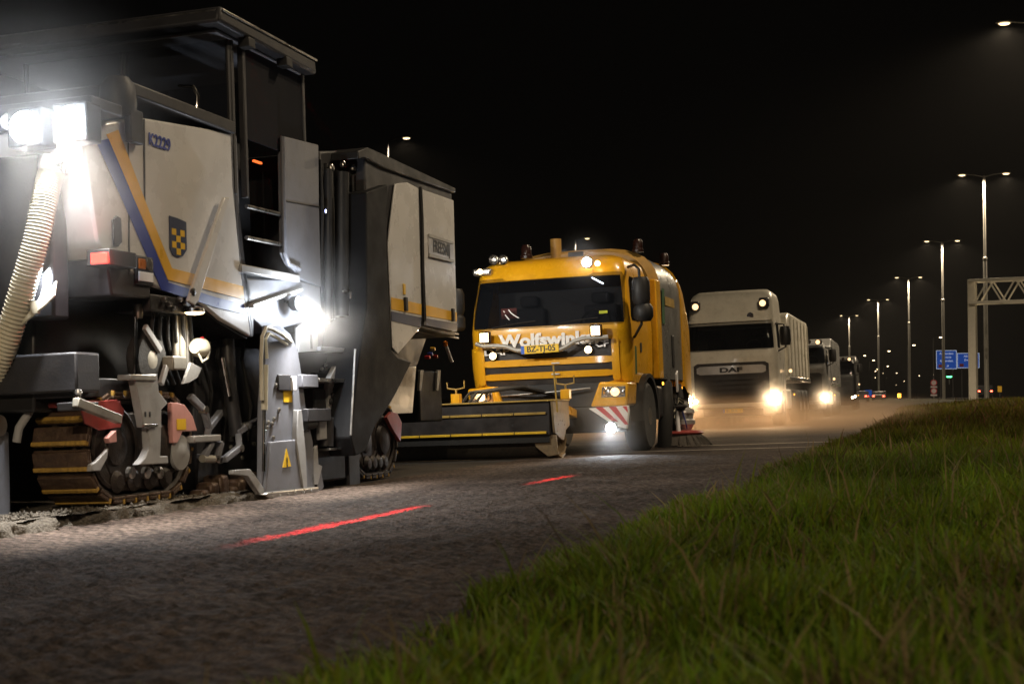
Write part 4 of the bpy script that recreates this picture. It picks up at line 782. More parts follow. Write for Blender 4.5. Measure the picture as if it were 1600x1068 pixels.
# ---------------------------------------------------------------- truck cabs
class Cab:
    """A cab skin: plan outline with rounded front corners, lofted over height. s runs round the outline from the middle of the front."""
    def __init__(c, levels, rc=0.25, bulge=0.05, depth=1.8): c.L = levels; c.rc = rc; c.b = bulge; c.d = depth
    def dims(c, z):
        zs = [l[0] for l in c.L]; return float(np.interp(z, zs, [l[1] for l in c.L])), float(np.interp(z, zs, [l[2] for l in c.L]))
    def pt(c, s, z, off=0.0):
        hw, yf = c.dims(z); sg = 1 if s >= 0 else -1; s = abs(s); F = hw - c.rc; arc = c.rc * math.pi / 2
        if s <= F: x, y, nx, ny = s, yf + c.b * (s / hw) ** 2, 2 * c.b * s / hw ** 2 * -1, -1.0; nx = -nx * 0.0
        elif s <= F + arc:
            t = (s - F) / c.rc; x = F + c.rc * math.sin(t); y = yf + c.b * (F / hw) ** 2 + c.rc * (1 - math.cos(t)); nx, ny = math.sin(t), -math.cos(t)
        else: x = hw; y = yf + c.b * (F / hw) ** 2 + c.rc + (s - F - arc); nx, ny = 1.0, 0.0
        return (sg * (x + nx * off), y + ny * off, z)
    def smax(c, z):
        hw, yf = c.dims(z); F = hw - c.rc; return F + c.rc * math.pi / 2 + (c.d - (yf + c.b * (F / hw) ** 2 + c.rc))
    def shell(c, name, material, par, nz=34, hole=None):
        m = MB(); hs = hole or (0, 0, 0); zs = np.linspace(c.L[0][0], c.L[-1][0], nz); rows = []
        for z in zs:
            hw, _ = c.dims(z); F = hw - c.rc; A = F + c.rc * math.pi / 2; S = c.smax(z)
            ss = list(np.linspace(0, F, 7)) + list(np.linspace(F, A, 7))[1:] + list(np.linspace(A, S, 6))[1:]
            ss = [-q for q in ss[:0:-1]] + ss; rows.append([c.pt(q, z) for q in ss])
        m.grid(rows); w = len(rows[0]); h = len(rows)
        if hole: m.f = [q for q in m.f if not (abs(q[0] % w - (w - 1) / 2 + 0.5) < hole[0] and hole[1] < zs[q[0] // w] and zs[q[2] // w] < hole[2])]
        m.f.append(tuple(range(w))); m.f.append(tuple((h - 1) * w + k for k in range(w)))
        for i in range(h - 1): m.f.append((i * w, (i + 1) * w, (i + 2) * w - 1, (i + 1) * w - 1))
        return m.build(name, material, par, 0, 40)
    def patch(c, name, material, par, s0, s1, zb, zt, off=0.006, rr=0.05, ns=20, nz=6):
        """a raised panel or pane on the skin between s0..s1, zb..zt (numbers or functions of s), with rounded corners"""
        m = MB(); cols = []
        for k in range(ns + 1):
            u = k / ns; s = s0 + (s1 - s0) * u; e = min(s - s0, s1 - s); t = max(0.0, 1 - e / rr) if rr > 0 else 0
            ins = rr * (1 - math.sqrt(max(0, 1 - t * t))) if rr > 0 else 0
            b = (zb(s) if callable(zb) else zb) + ins; q = (zt(s) if callable(zt) else zt) - ins
            cols.append([(s, b + (q - b) * j / nz) for j in range(nz + 1)])
        outer = [[c.pt(s, z, off) for s, z in col] for col in cols]; inner = [[c.pt(s, z, -0.012) for s, z in col] for col in cols]
        m.grid(outer); b0 = len(m.v); m.grid(inner); W = nz + 1; n = ns + 1
        ring = [(i, 0) for i in range(n)] + [(n - 1, j) for j in range(1, W)] + [(i, W - 1) for i in range(n - 2, -1, -1)] + [(0, j) for j in range(W - 2, 0, -1)]
        for a, bb in zip(ring, ring[1:] + ring[:1]):
            i, j = a[0] * W + a[1], bb[0] * W + bb[1]; m.f.append((i, j, b0 + j, b0 + i))
        return m.build(name, material, par, 0, 40)

def cab_interior(T, zd, hw, depth):
    d = MB().prism([(0.16, zd - 0.02), (0.50, zd + 0.10), (0.62, zd + 0.04), (0.66, zd - 0.35), (0.16, zd - 0.35)], -hw + 0.06, hw - 0.06).build('dashboard', 'plastic_seat', T, 0.02)
    for x in (0.55, -0.55):
        s = box('seat', 'seat_cloth', T, x - 0.25, x + 0.25, depth + 0.10, depth + 0.24, zd - 0.3, zd + 0.42, 0.05)
        box('headrest', 'seat_cloth', s, x - 0.14, x + 0.14, depth + 0.12, depth + 0.22, zd + 0.44, zd + 0.60, 0.04)
    sw = MB().tube([(0.55 + 0.22 * math.cos(a), 0.72 + 0.10 * math.sin(a), zd + 0.12 + 0.20 * math.sin(a)) for a in np.linspace(0, 2 * math.pi, 25)[:-1]], 0.016, 8, closed=True).build('steering_wheel', 'plastic_seat', T)
    box('cab_lining', 'cab_lining', T, -hw + 0.08, hw - 0.08, depth + 0.3, depth + 0.33, zd - 0.6, zd + 0.68, 0.01)
def wheel(par, loc, r=0.5, w=0.30, side=1):
    x = loc[0]
    t = lathe('tyre', 'rubber', None, [(r * 0.58, 0), (r * 0.9, 0.0), (r * 0.98, side * 0.03), (r, side * 0.07), (r, side * (w - 0.07)), (r * 0.98, side * (w - 0.03)), (r * 0.9, side * w), (r * 0.58, side * w)], (0, 0, 0), 'x', 32)
    t.name = 'wheel'; t.parent = par; t.location = loc
    lathe('rim', 'steel', t, [(r * 0.58, side * (w - 0.02)), (r * 0.5, side * (w - 0.09)), (r * 0.3, side * (w - 0.05)), (r * 0.26, side * (w + 0.0)), (0.0, side * (w + 0.01))], (0, 0, 0), 'x', 24)
    for k in range(8):
        a = k * math.pi / 4; bolt(t, (side * (w - 0.055), math.cos(a) * r * 0.38, math.sin(a) * r * 0.38), 'x', 0.018)
    return t

# ---------------------------------------------------------------- road sweeper
def road_sweeper():
    T = empty('road_sweeper', (-5.25, 19.3, -0.21), (0, TILT, 0))
    tag(T, 'yellow road sweeper truck with a wide front roller, grey tank and round side brush', 'sweeper truck')
    cab = Cab([(0.98, 1.14, 0.04), (1.25, 1.16, 0.0), (1.78, 1.17, 0.0), (2.1, 1.15, 0.06), (2.6, 1.09, 0.20), (2.72, 1.05, 0.27), (2.80, 0.98, 0.42), (2.84, 0.85, 0.60)], 0.22, 0.07, 1.75)
    body = cab.shell('cab', 'sweeper_yellow', T, hole=(9, 1.81, 2.52)); cab_interior(T, 1.75, 1.15, 0.95)
    # windscreen, wipers, things behind the glass
    glz = cab.patch('windscreen', 'glass_screen', T, -1.12, 1.13, lambda s: 1.80 + 0.0 * s, lambda s: 2.55 - (0.05 if abs(s) < 0.62 else 0.0) + (0.02 if abs(s) < 0.62 else 0), 0.008, 0.08, 40, 8)
    cab.patch('visor', 'sweeper_yellow', T, -0.66, 0.66, 2.51, 2.64, 0.02, 0.03, 24, 4)
    for a, b in (((-0.8, 1.83), (-0.15, 1.90)), ((0.1, 1.83), (0.75, 1.90))):
        tube('wiper', 'black', T, [cab.pt(a[0], a[1], 0.03), cab.pt((a[0] + b[0]) / 2, (a[1] + b[1]) / 2 + 0.01, 0.035), cab.pt(b[0], b[1], 0.03)], 0.009, 6)
    ref = empty('windscreen_jacket', (0, 0, 0)); ref.parent = T
    for a, b in (((795,484), (800,490)), ((799,489), (805,493)), ((790,492), (797,500)), ((787,486), (789,488)), ((803,492), (812,497))):
        p = WG(a[0], a[1], 0.06); q = WG(b[0], b[1], 0.06)
        MB().bar((p[0], cab.pt(p[0], p[2], 0.014)[1], p[2]), (q[0], cab.pt(q[0], q[2], 0.014)[1], q[2]), 0.012, 0.03, (0, 1, 0)).build('reflective_strip', 'reflective', ref, 0)
    p = (-0.535, 0.060, 2.055); MB().box(p[0] - 0.13, p[0] + 0.10, cab.pt(p[0], p[2], 0.009)[1], cab.pt(p[0], p[2], 0.010)[1], p[2] - 0.10, p[2] + 0.05).build('jacket', 'cloth_dark', ref)
    p = (0.855, 0.060, 1.975); MB().box(p[0] - 0.09, p[0] + 0.03, 0.05, 0.06, p[2] - 0.02, p[2] + 0.02).build('dash_note', 'hiviz', ref)
    p0, p1 = (0.658, 0.200, 2.475), (0.812, 0.200, 2.384)
    MB().bar((p0[0], cab.pt(p0[0], p0[2], 0.012)[1], p0[2]), (p1[0], cab.pt(p1[0], p1[2], 0.012)[1], p1[2]), 0.01, 0.028, (0, 1, 0)).build('light_tube', 'led_soft', T)  # lamp reflection in the windscreen, built as a glowing strip
    # side windows, door, mirrors on the road side
    cab.patch('door_window', 'glass_dark', T, 1.30, 1.92, lambda s: 1.86 - 0.12 * max(0, (s - 1.5)) * 0, 2.50, 0.006, 0.06, 10, 4)
    cab.patch('door_window', 'glass_dark', T, -1.92, -1.30, 1.86, 2.50, 0.006, 0.06, 10, 4)
    cab.patch('door_step', 'green_step', T, 1.42, 1.60, 1.10, 1.50, 0.004, 0.02, 4, 3)
    cab.patch('door_handle', 'black', T, 1.85, 1.95, 1.42, 1.56, 0.012, 0.02, 3, 2)
    m1 = MB().lathe([(0.0, -0.20), (0.10, -0.19), (0.13, -0.12), (0.13, 0.12), (0.10, 0.19), (0, 0.20)], (1.36, 0.10, 2.24), 'z', 16).build('mirror', 'black', T)
    m2 = MB().lathe([(0.0, -0.13), (0.10, -0.12), (0.14, -0.06), (0.14, 0.06), (0.10, 0.12), (0, 0.13)], (1.38, 0.12, 1.94), 'z', 16).build('mirror', 'black', T)
    tube('mirror_arm', 'black', T, [(1.12, 0.45, 2.62), (1.26, 0.2, 2.62), (1.34, 0.12, 2.55), (1.36, 0.12, 2.0), (1.34, 0.15, 1.78), (1.18, 0.4, 1.62)], 0.02, 10)
    for dz, zz in ((0.2, 2.24), (0.12, 1.94)): lathe('mirror', 'black', T, [(0.0, -dz), (0.10, -dz + 0.01), (0.13, -dz * 0.6), (0.13, dz * 0.6), (0.10, dz - 0.01), (0, dz)], (-1.36, 0.10, zz), 'z', 16)
    # name on the front
    xa, zz = (0.040, 1.603); text('Wolfswinkel', 0.245, 'white_letter', T, (xa, -0.02, zz + 0.02), FRONT, sx=1.16, bold=0.011, ext=0.004)
    # grille
    zg = lambda y: WF(860,y,0.0)[1]
    cab.patch('grille_panel', 'grille_black', T, -0.98, 0.98, 1.36, 1.60, 0.010, 0.02, 24, 3)
    gs = cab.patch('grille_back', 'grille_black', T, -0.93, 0.93, 1.00, 1.36, 0.004, 0.02, 24, 3)
    for za, zb in ((1.27, 1.365), (1.085, 1.175)): cab.patch('grille_bar', 'sweeper_yellow', T, -0.93, 0.93, za, zb, 0.035, 0.01, 24, 3)
    for sg in (-1, 1):
        a, b = (0.93, 1.02) if sg > 0 else (-1.02, -0.93)
        cab.patch('grille_side', 'sweeper_yellow', T, a, b, 1.02, 1.60, 0.04, 0.03, 6, 4)
        a, b = (1.03, 1.40) if sg > 0 else (-1.40, -1.03)
        cab.patch('corner_panel', 'sweeper_yellow', T, a, b, 1.0, 1.55, 0.02, 0.04, 10, 4)
    text('DAF', 0.13, 'silver', T, (-0.74, -0.02, 1.485), FRONT, sx=1.5, bold=0.004)
    text('CF', 0.13, 'silver', T, (0.80, -0.02, 1.53), FRONT, sx=1.3, bold=0.004)
    for px in (868,):
        for py in (567, 584): x, z = WF(px,py,-0.04); MB().box(x - 0.06, x + 0.06, -0.05, -0.036, z - 0.01, z + 0.01).build('grille_badge', 'silver', T, 0.003)
    # bull bar, plate, auxiliary lamps
    B = [(-0.988, -0.160, 1.613), (-0.869, -0.180, 1.570), (-0.683, -0.200, 1.569), (-0.542, -0.200, 1.553), (-0.388, -0.220, 1.491), (-0.258, -0.220, 1.476), (0.251, -0.220, 1.468), (0.340, -0.200, 1.509), (0.452, -0.200, 1.574), (0.567, -0.180, 1.605), (0.922, -0.140, 1.614)]
    tube('bull_bar', 'galvanised', T, B, 0.030, 12)
    for px, py in ((780,543), (897,538), (922,536)):
        q = WG(px,py,-0.18); MB().bar(q, (q[0], 0.02, q[2] + 0.01), 0.03, 0.03).build('bar_bracket', 'steel', T, 0.004)
    p0, p1 = (-0.286, 1.467), (0.234, 1.513); cx, cz = (p0[0] + p1[0]) / 2, (p0[1] + p1[1]) / 2
    pl = MB().box(-0.27, 0.27, -0.008, 0.006, -0.058, 0.058).build('number_plate', 'plate_yellow', T, 0.004); pl.location = (cx, -0.26, cz); pl.rotation_euler = (0, R(-1.0), 0)
    MB().box(-0.272, -0.225, -0.011, -0.008, -0.056, 0.056).build('plate_strip', 'plate_blue', pl)
    text('BZ-TJ-05', 0.115, 'black', pl, (0.02, -0.010, 0), FRONT, sx=0.98, bold=0.002)
    for px, py, on in ((756,527, 1), (930,516, 1)):
        q = WG(px,py,-0.22); b = MB().box(q[0] - 0.085, q[0] + 0.085, -0.21, -0.12, q[2] - 0.085, q[2] + 0.085).build('driving_lamp', 'beacon_dark', T, 0.02)
        for i in range(3):
            for j in range(3): MB().box(q[0] - 0.062 + i * 0.043, q[0] - 0.024 + i * 0.043, -0.218, -0.209, q[2] - 0.066 + j * 0.043, q[2] - 0.026 + j * 0.043).build('lamp_cell', 'warm_small', b, 0.003)
        tube('lamp_stem', 'steel', b, [(q[0], -0.16, q[2] - 0.08), (q[0], -0.17, q[2] - 0.14)], 0.012, 8)
        spot(b, (q[0], -0.26, q[2]), (0, -1, -0.45), 26, WARM, 150, 0.9, 0.05)
    for px, py in ((770,556), (919,546)):
        q = WG(px,py,-0.06); s = 1 if px > 850 else -1
        lb = lathe('position_lamp', 'black', T, [(0.05, 0.05), (0.06, 0.0), (0.055, -0.02)], (q[0], -0.04, q[2]), 'y', 14)
        l2 = lathe('lamp_lens', 'warm_small', lb, [(0.052, 0), (0.04, -0.02), (0, -0.03)], (q[0], -0.06, q[2]), 'y', 14)
        spot(lb, (q[0], -0.13, q[2]), (-0.1 * s, -0.9, -0.6), 14, WARM, 165, 0.9, 0.04)
    # headlights and bumper
    for sg in (1, -1):
        bm = MB().prism([(sg * 0.62, 0.66), (sg * 1.14, 0.66), (sg * 1.17, 0.98), (sg * 0.76, 1.0)], -0.10, 0.5, 'y').build('bumper_corner', 'sweeper_yellow', T, 0.03)
        hl = MB().prism([(sg * 0.78, 0.78), (sg * 1.12, 0.78), (sg * 1.13, 0.93), (sg * 0.80, 0.93)], -0.108, -0.09, 'y').build('headlight', 'lamp_glass', T, 0.006)
        for k, (xx, mm, rr) in enumerate(((0.86, 'chrome', 0.055), (0.98, 'warm_dim', 0.062), (1.08, 'chrome', 0.04))):
            lathe('reflector', mm, hl, [(rr, -0.012), (rr * 0.8, -0.022), (0, -0.026)], (sg * xx, -0.10, 0.855), 'y', 16)
        if sg < 0:
            lathe('lamp_lens', 'warm_small', hl, [(0.05, -0.012), (0.04, -0.03), (0, -0.035)], (sg * 0.95, -0.11, 0.855), 'y', 16)
        spot(hl, (sg * 0.97, -0.17, 0.855), (0, -1, -0.35), 16, WARM, 140, 0.9, 0.05)
        sb = MB().prism([(sg * 0.60, 0.64), (sg * 1.16, 0.66), (sg * 1.17, 0.60), (sg * 1.13, 0.34), (sg * 0.96, 0.38), (sg * 0.84, 0.47)], -0.135, -0.05, 'y').build('marker_board', 'white_letter', T, 0.008)
        for k in range(3):
            u = 0.70 + 0.19 * k; MB().prism([(sg * u, 0.652), (sg * (u + 0.10), 0.652), (sg * min(1.158, u + 0.32), 0.40 + 0.04 * (k == 0)), (sg * min(1.157, u + 0.22), 0.40 + 0.06 * (k == 0))] if k < 2 else [(sg * u, 0.652), (sg * (u + 0.06), 0.652), (sg * 1.155, 0.60), (sg * 1.155, 0.56)], -0.140, -0.134, 'y').build('red_stripe', 'red_film', sb)
    box('bumper_beam', 'black', T, -1.1, 1.1, 0.0, 0.3, 0.30, 0.66, 0.02)
    box('radiator', 'black', T, -0.75, 0.75, 0.02, 0.25, 0.66, 1.0, 0.01)
    # bright lamp under the board
    q = (0.950, -0.300, 0.364); lb = lathe('work_lamp', 'black', T, [(0.04, 0.08), (0.075, 0.04), (0.085, 0.0), (0.075, -0.02)], q, 'y', 20)
    lathe('lamp_lens', 'led_white', lb, [(0.076, -0.012), (0.06, -0.03), (0, -0.035)], q, 'y', 20)
    MB().bar(q, (q[0], -0.05, q[2] + 0.12), 0.03, 0.03).build('lamp_bracket', 'steel', lb, 0.004)
    spot(lb, (q[0], q[1] - 0.10, q[2]), (0.35, -1, -0.45), 130, LED, 84, 0.8, 0.06)
    HALO['board'] = (q[0], q[1] - 0.15, q[2])
    # roof lamps
    q = (0.581, 0.250, 2.703); lb = lathe('roof_lamp', 'black', T, [(0.04, 0.08), (0.075, 0.04), (0.085, 0.0), (0.075, -0.02)], (q[0], 0.22, q[2]), 'y', 20)
    lathe('lamp_lens', 'led_white', lb, [(0.074, -0.012), (0.06, -0.03), (0, -0.035)], (q[0], 0.22, q[2]), 'y', 20)
    spot(lb, (q[0], 0.11, q[2]), (0.0, -1, -0.35), 22, LED, 150, 0.9, 0.06)
    HALO['roof'] = (q[0], 0.1, q[2])
    for px, py in ((935,412), (752,425)):
        q = WG(px,py,0.2); lathe('roof_marker', 'warm_small', T, [(0.035, 0.03), (0.04, 0.0), (0, -0.02)], (q[0], 0.14, q[2]), 'y', 12)
    MB().box((-1.114, 2.673)[0], (-0.833, 2.654)[0], 0.17, 0.35, (-1.010, 2.610)[1], (-1.006, 2.712)[1]).build('marker_housing', 'lamp_glass', T, 0.03)
    for px in (768, 783):
        q = WG(px,407,0.3); lathe('roof_horn', 'chrome', T, [(0.05, 0.12), (0.065, 0.03), (0.075, 0.0), (0.06, -0.005), (0.03, 0.04)], (q[0], 0.38, q[2] + 0.02), 'y', 18)
        MB().bar((q[0], 0.42, q[2]), (q[0], 0.5, 2.70), 0.03, 0.03).build('horn_stand', 'black', T)
    def beacon(p, m='beacon_dark'):
        lathe('beacon', m, T, [(0.09, 0), (0.09, 0.04), (0.075, 0.06), (0.075, 0.16), (0.05, 0.20), (0, 0.21)], p, 'z', 16)
    beacon((-0.42, 0.62, 2.86)); tube('exhaust_stack', 'tank_roof', T, [(-0.32, 1.95, 1.6), (-0.32, 1.95, 3.28)], 0.085, 18)
    # tank
    S = 1.24
    yb, yt = 2.05, WS(1062,470,S)[0]
    rear = WS(1080,590,S)[0]
    def hoop(y, hw, top, base=1.05):
        pts = []
        for k in range(17):
            a = math.pi * k / 16; pts.append((hw * math.copysign(abs(math.cos(a)) ** 0.55, math.cos(a)), y, top - 0.72 + 0.72 * math.sin(a) ** 0.8))
        return [(hw, y, base)] + pts + [(-hw, y, base)]
    m = MB(); rows = [hoop(1.98, 1.10, 2.90), hoop(2.06, S - 0.02, 3.02), hoop(3.2, S, 3.08), hoop(yt, S, 3.06)]; m.grid(rows); n = len(rows[0]); m.f.append(tuple(range(n))); m.f.append(tuple(3 * n + k for k in range(n)))
    tk = m.build('tank', 'tank_grey', T, 0, 30)
    m = MB(); rows = [hoop(yt, S + 0.02, 3.09, 0.95), hoop(yt + 0.25, S + 0.02, 3.02, 0.85), hoop(rear, S + 0.0, 2.55, 0.8), hoop(rear + 0.1, S - 0.2, 2.3, 0.8)]; m.grid(rows); m.f.append(tuple(range(n))); m.f.append(tuple(3 * n + k for k in range(n)))
    m.build('tank_door', 'sweeper_yellow', T, 0, 30)
    m = MB(); rows = [hoop(1.92, 1.14, 3.04, 2.55), hoop(2.10, S + 0.01, 3.10, 2.55)]; m.grid(rows); m.f.append(tuple(range(n))); m.f.append(tuple(n + k for k in range(n))); m.build('tank_front_frame', 'tank_roof', T, 0, 30)
    MB().box(-0.12, 0.12, 1.9, 2.0, 2.90, 3.06).build('roof_hatch', 'dark_grey', T, 0.01)
    box('side_locker', 'sweeper_yellow', T, S - 0.1, S + 0.01, 1.80, 2.15, 1.05, 2.55, 0.02)
    for k in range(4):
        y = 2.35 + 0.42 * k; lathe('side_marker', 'marker_lit', T, [(0.018, 0.0), (0.02, 0.012), (0, 0.018)], (S, y, 2.72 - 0.02 * k), 'x', 10)
    prism('tank_stripe', 'green_step', T, [(2.25, 1.9), (2.45, 1.9), (2.52, 2.45), (2.32, 2.45)], S, S + 0.003, bevel=0)
    prism('tank_lettering_band', 'dirty_yellow', T, [(2.55, 2.2), (3.35, 2.2), (3.35, 2.34), (2.55, 2.34)], S, S + 0.003, bevel=0)
    box('tank_latch', 'black', T, S - 0.01, S + 0.02, 2.95, 3.10, 1.25, 1.75, 0.01)
    beacon((0.95, 2.05, 3.00)); beacon((1.0, yt + 0.05, 2.96))
    for k in range(2): lathe('amber_marker', 'amber_lit', T, [(0.025, 0), (0.02, 0.02), (0, 0.024)], (1.21, 2.2 + 1.6 * k, 0.98 - 0.06 * k), 'x', 10)
    box('chassis', 'black', T, -0.5, 0.5, 0.4, 5.0, 0.55, 0.95, 0.02)
    for x, sd in ((0.90, 1), (-0.90, -1)):
        wheel(T, (x, 1.15, 0.5), 0.5, 0.31, sd); wheel(T, (x * 0.95, 4.3, 0.5), 0.5, 0.33, sd)
        pts = []
        arch = MB().prism([(1.15 + 0.62 * math.cos(a), 0.5 + 0.62 * math.sin(a)) for a in np.linspace(-0.1, math.pi + 0.1, 18)] + [(1.15 + 0.56 * math.cos(a), 0.5 + 0.56 * math.sin(a)) for a in np.linspace(math.pi + 0.1, -0.1, 18)], x, x + sd * 0.33).build('mudguard', 'black', T)
    box('fuel_tank', 'dark_grey', T, 0.7, 1.18, 1.95, 2.4, 0.45, 0.95, 0.05)
    # side brush unit
    p = (2.687, 0.070); yb = p[0]
    br = empty('side_brush', (0, 0, 0)); br.parent = T
    lathe('bristles', 'bristle', br, [(0.42, 0.02), (0.40, 0.05), (0.27, 0.19), (0.20, 0.21), (0.0, 0.21)], (1.30, yb, 0.0), 'z', 40)
    for k in range(90):
        a = 2 * math.pi * k / 90 + random.uniform(-.03, .03); r0, r1 = 0.24, random.uniform(0.40, 0.47)
        tube('bristle_tuft', 'bristle', br, [(1.30 + r0 * math.cos(a), yb + r0 * math.sin(a), 0.2), (1.30 + r1 * 0.85 * math.cos(a + .05), yb + r1 * 0.85 * math.sin(a + .05), 0.09), (1.30 + r1 * math.cos(a + .1), yb + r1 * math.sin(a + .1), 0.008)], 0.008, 4)
    lathe('brush_disc', 'guard_red', br, [(0.30, 0.19), (0.31, 0.21), (0.28, 0.235), (0.12, 0.25), (0.0, 0.25)], (1.30, yb, 0.0), 'z', 32)
    lathe('brush_motor', 'silver', br, [(0.10, 0.25), (0.12, 0.31), (0.16, 0.34), (0.16, 0.40), (0.13, 0.42), (0.13, 0.50), (0.16, 0.52), (0.15, 0.57), (0.08, 0.60), (0.07, 0.68), (0.03, 0.7), (0, 0.7)], (1.32, yb + 0.05, 0.0), 'z', 20)
    for k in range(6):
        a = k * math.pi / 3; bolt(br, (1.32 + 0.12 * math.cos(a) + 0.01, yb + 0.05 + 0.12 * math.sin(a), 0.48), 'x', 0.02)
    tube('suction_pipe', 'rubber', br, [(1.05, yb - 0.35, 0.0), (1.08, yb - 0.40, 0.25), (1.10, yb - 0.35, 0.6), (1.08, yb - 0.2, 0.95), (0.9, yb + 0.1, 1.15)], 0.11, 18)
    tube('wheel_arch_lip', 'rubber', br, [(1.22, yb + 0.15, 0.95), (1.26, yb + 0.05, 0.80), (1.27, yb - 0.02, 0.55), (1.24, yb + 0.0, 0.45)], 0.05, 12)
    tube('lift_ram', 'reflective', br, [(1.26, yb - 0.22, 0.18), (1.24, yb - 0.20, 0.55)], 0.035, 12)
    tube('ram_rod', 'chrome', br, [(1.24, yb - 0.20, 0.5), (1.22, yb - 0.18, 0.75)], 0.018, 10)
    for k in range(5):
        tube('brush_hose', 'cream_hose' if k % 2 else 'rubber', br, [(1.30, yb + 0.03, 0.5), (1.34, yb - 0.05 - 0.03 * k, 0.62 + 0.03 * k), (1.28, yb - 0.2 - 0.02 * k, 0.70 + 0.02 * k), (1.22, yb - 0.3, 0.6 - 0.05 * k), (1.2, yb - 0.2, 0.45)], 0.013, 8)
    tube('blue_hose', 'stripe_blue', br, [(1.36, yb - 0.02, 0.25), (1.36, yb - 0.14, 0.38), (1.33, yb - 0.16, 0.5), (1.3, yb - 0.08, 0.56)], 0.010, 8)
    lathe('hose_coil', 'rubber', br, [(0.12, -0.03), (0.15, 0.0), (0.12, 0.03)], (1.26, yb - 0.16, 0.62), 'z', 20)
    prism('white_lever', 'reflective', br, [(yb - 0.28, 1.12), (yb - 0.16, 1.18), (yb - 0.19, 0.86), (yb - 0.24, 0.84)], 1.25, 1.28, bevel=0.006)
    box('brush_frame', 'reflective', br, 1.0, 1.1, yb - 0.3, yb + 0.1, 0.05, 0.3, 0.01)
    br.location = (0.10, 0.12, 0.0)
    # front roller
    y0 = -1.35
    (xl, zt), (xr, zt2) = WF(560,651,y0), WF(872,628,y0)
    fr = empty('front_roller', (0, 0, 0)); fr.parent = T
    zt = zt2 + 0.02
    z1, z2 = WF(800,647,y0)[1], WF(800,677,y0)[1]
    box('roller_hood', 'grille_black', fr, xl, xr - 0.12, y0, y0 + 0.75, z2 - 0.04, zt, 0.015)
    box('hood_plate', 'dirty_yellow', fr, xl, xr - 0.05, y0 - 0.03, y0 + 0.80, zt, zt + 0.02, 0.004)
    n = 6
    for zz in (z1, z2):
        for k in range(n):
            a = xl + (xr - 0.16 - xl) * k / n; b = xl + (xr - 0.16 - xl) * (k + 1) / n - 0.012
            box('yellow_strip', 'dirty_yellow' if zz == z1 else 'label_yellow', fr, a, b, y0 - 0.02, y0, zz - 0.016, zz + 0.016, 0.003)
            bolt(fr, (b + 0.006, y0 - 0.004, zz), 'y', 0.012, 'black')
    box('rubber_skirt', 'rubber', fr, xl, xr - 0.14, y0 + 0.02, y0 + 0.035, z2 - 0.13, z2 - 0.02, 0.003)
    MB().lathe([(0.24, 0), (0.24, xr - xl - 0.2)], (xl, y0 + 0.38, 0.25), 'x', 28).build('roller_brush', 'bristle', fr)
    m = MB()
    for k in range(14):
        pts = []
        for j in range(9):
            t = j / 8; a = 2 * math.pi * (k / 14 + 0.5 * t); pts.append((xr - 0.22 + 0.14 * t, y0 + 0.38 + 0.25 * math.cos(a), 0.25 + 0.25 * math.sin(a)))
        m.tube(pts, 0.018, 5)
    m.build('bristle_end', 'brown_flap', fr)
    prism('side_flap', 'brown_flap', fr, [(y0 - 0.02, zt), (y0 + 0.82, zt), (y0 + 0.84, 0.42), (y0 + 0.62, 0.36), (y0 + 0.5, 0.22), (y0 + 0.30, 0.26), (y0 + 0.05, 0.34)], xr - 0.10, xr - 0.07, bevel=0.006)
    prism('mud_curtain', 'brown_flap', fr, [(xr - 0.40, 0.36), (xr - 0.06, 0.30), (xr - 0.04, 0.05), (xr - 0.18, 0.03), (xr - 0.34, 0.16)], y0 + 0.05, y0 + 0.09, 'y', 0.006)
    px = WG(864,570,y0); tube('marker_rod', 'dirty_yellow', fr, [(px[0] + 0.03, y0 + 0.02, zt - 0.15), (px[0], y0 + 0.02, px[2])], 0.012, 8)
    for bx in (WF(713,622,y0 + 0.4)[0], WF(884,615,y0 + 0.4)[0]):
        s = box('stay_block', 'sweeper_yellow', fr, bx - 0.06, bx + 0.06, y0 + 0.34, y0 + 0.46, zt + 0.02, zt + 0.15, 0.008)
        tube('stay_fork', 'dirty_yellow', s, [(bx - 0.13, y0 + 0.40, zt + 0.31), (bx - 0.12, y0 + 0.40, zt + 0.23), (bx, y0 + 0.40, zt + 0.21), (bx + 0.12, y0 + 0.40, zt + 0.23), (bx + 0.12, y0 + 0.40, zt + 0.33)], 0.010, 8)
        tube('stay_stem', 'dirty_yellow', s, [(bx, y0 + 0.40, zt + 0.15), (bx, y0 + 0.40, zt + 0.21)], 0.014, 8)
    for bx in (-0.55, 0.35):
        MB().bar((bx, y0 + 0.6, zt - 0.08), (bx, 0.15, 0.55), 0.10, 0.12).build('push_arm', 'sweeper_yellow', fr, 0.01)
    for k in range(3):
        tube('roller_hose', 'rubber', fr, [(-1.0 + 0.1 * k, y0 + 0.5, zt + 0.02), (-0.95 + 0.1 * k, y0 + 0.7, zt + 0.16), (-0.5 + 0.12 * k, y0 + 1.0, zt + 0.22), (0.1, 0.0, 0.85)], 0.022, 8)
    tube('hydraulic_pipe', 'steel', fr, [(-0.7, 0.0, 0.86), (0.0, -0.12, 0.88), (0.62, -0.05, 0.92)], 0.014, 8)
    box('valve_case', 'sweeper_yellow', fr, -0.95, -0.55, -0.55, -0.25, 0.58, 0.78, 0.03)
    box('motor', 'dark_grey', fr, -0.25, 0.15, y0 + 0.7, y0 + 0.95, 0.52, 0.74, 0.03)
    return T

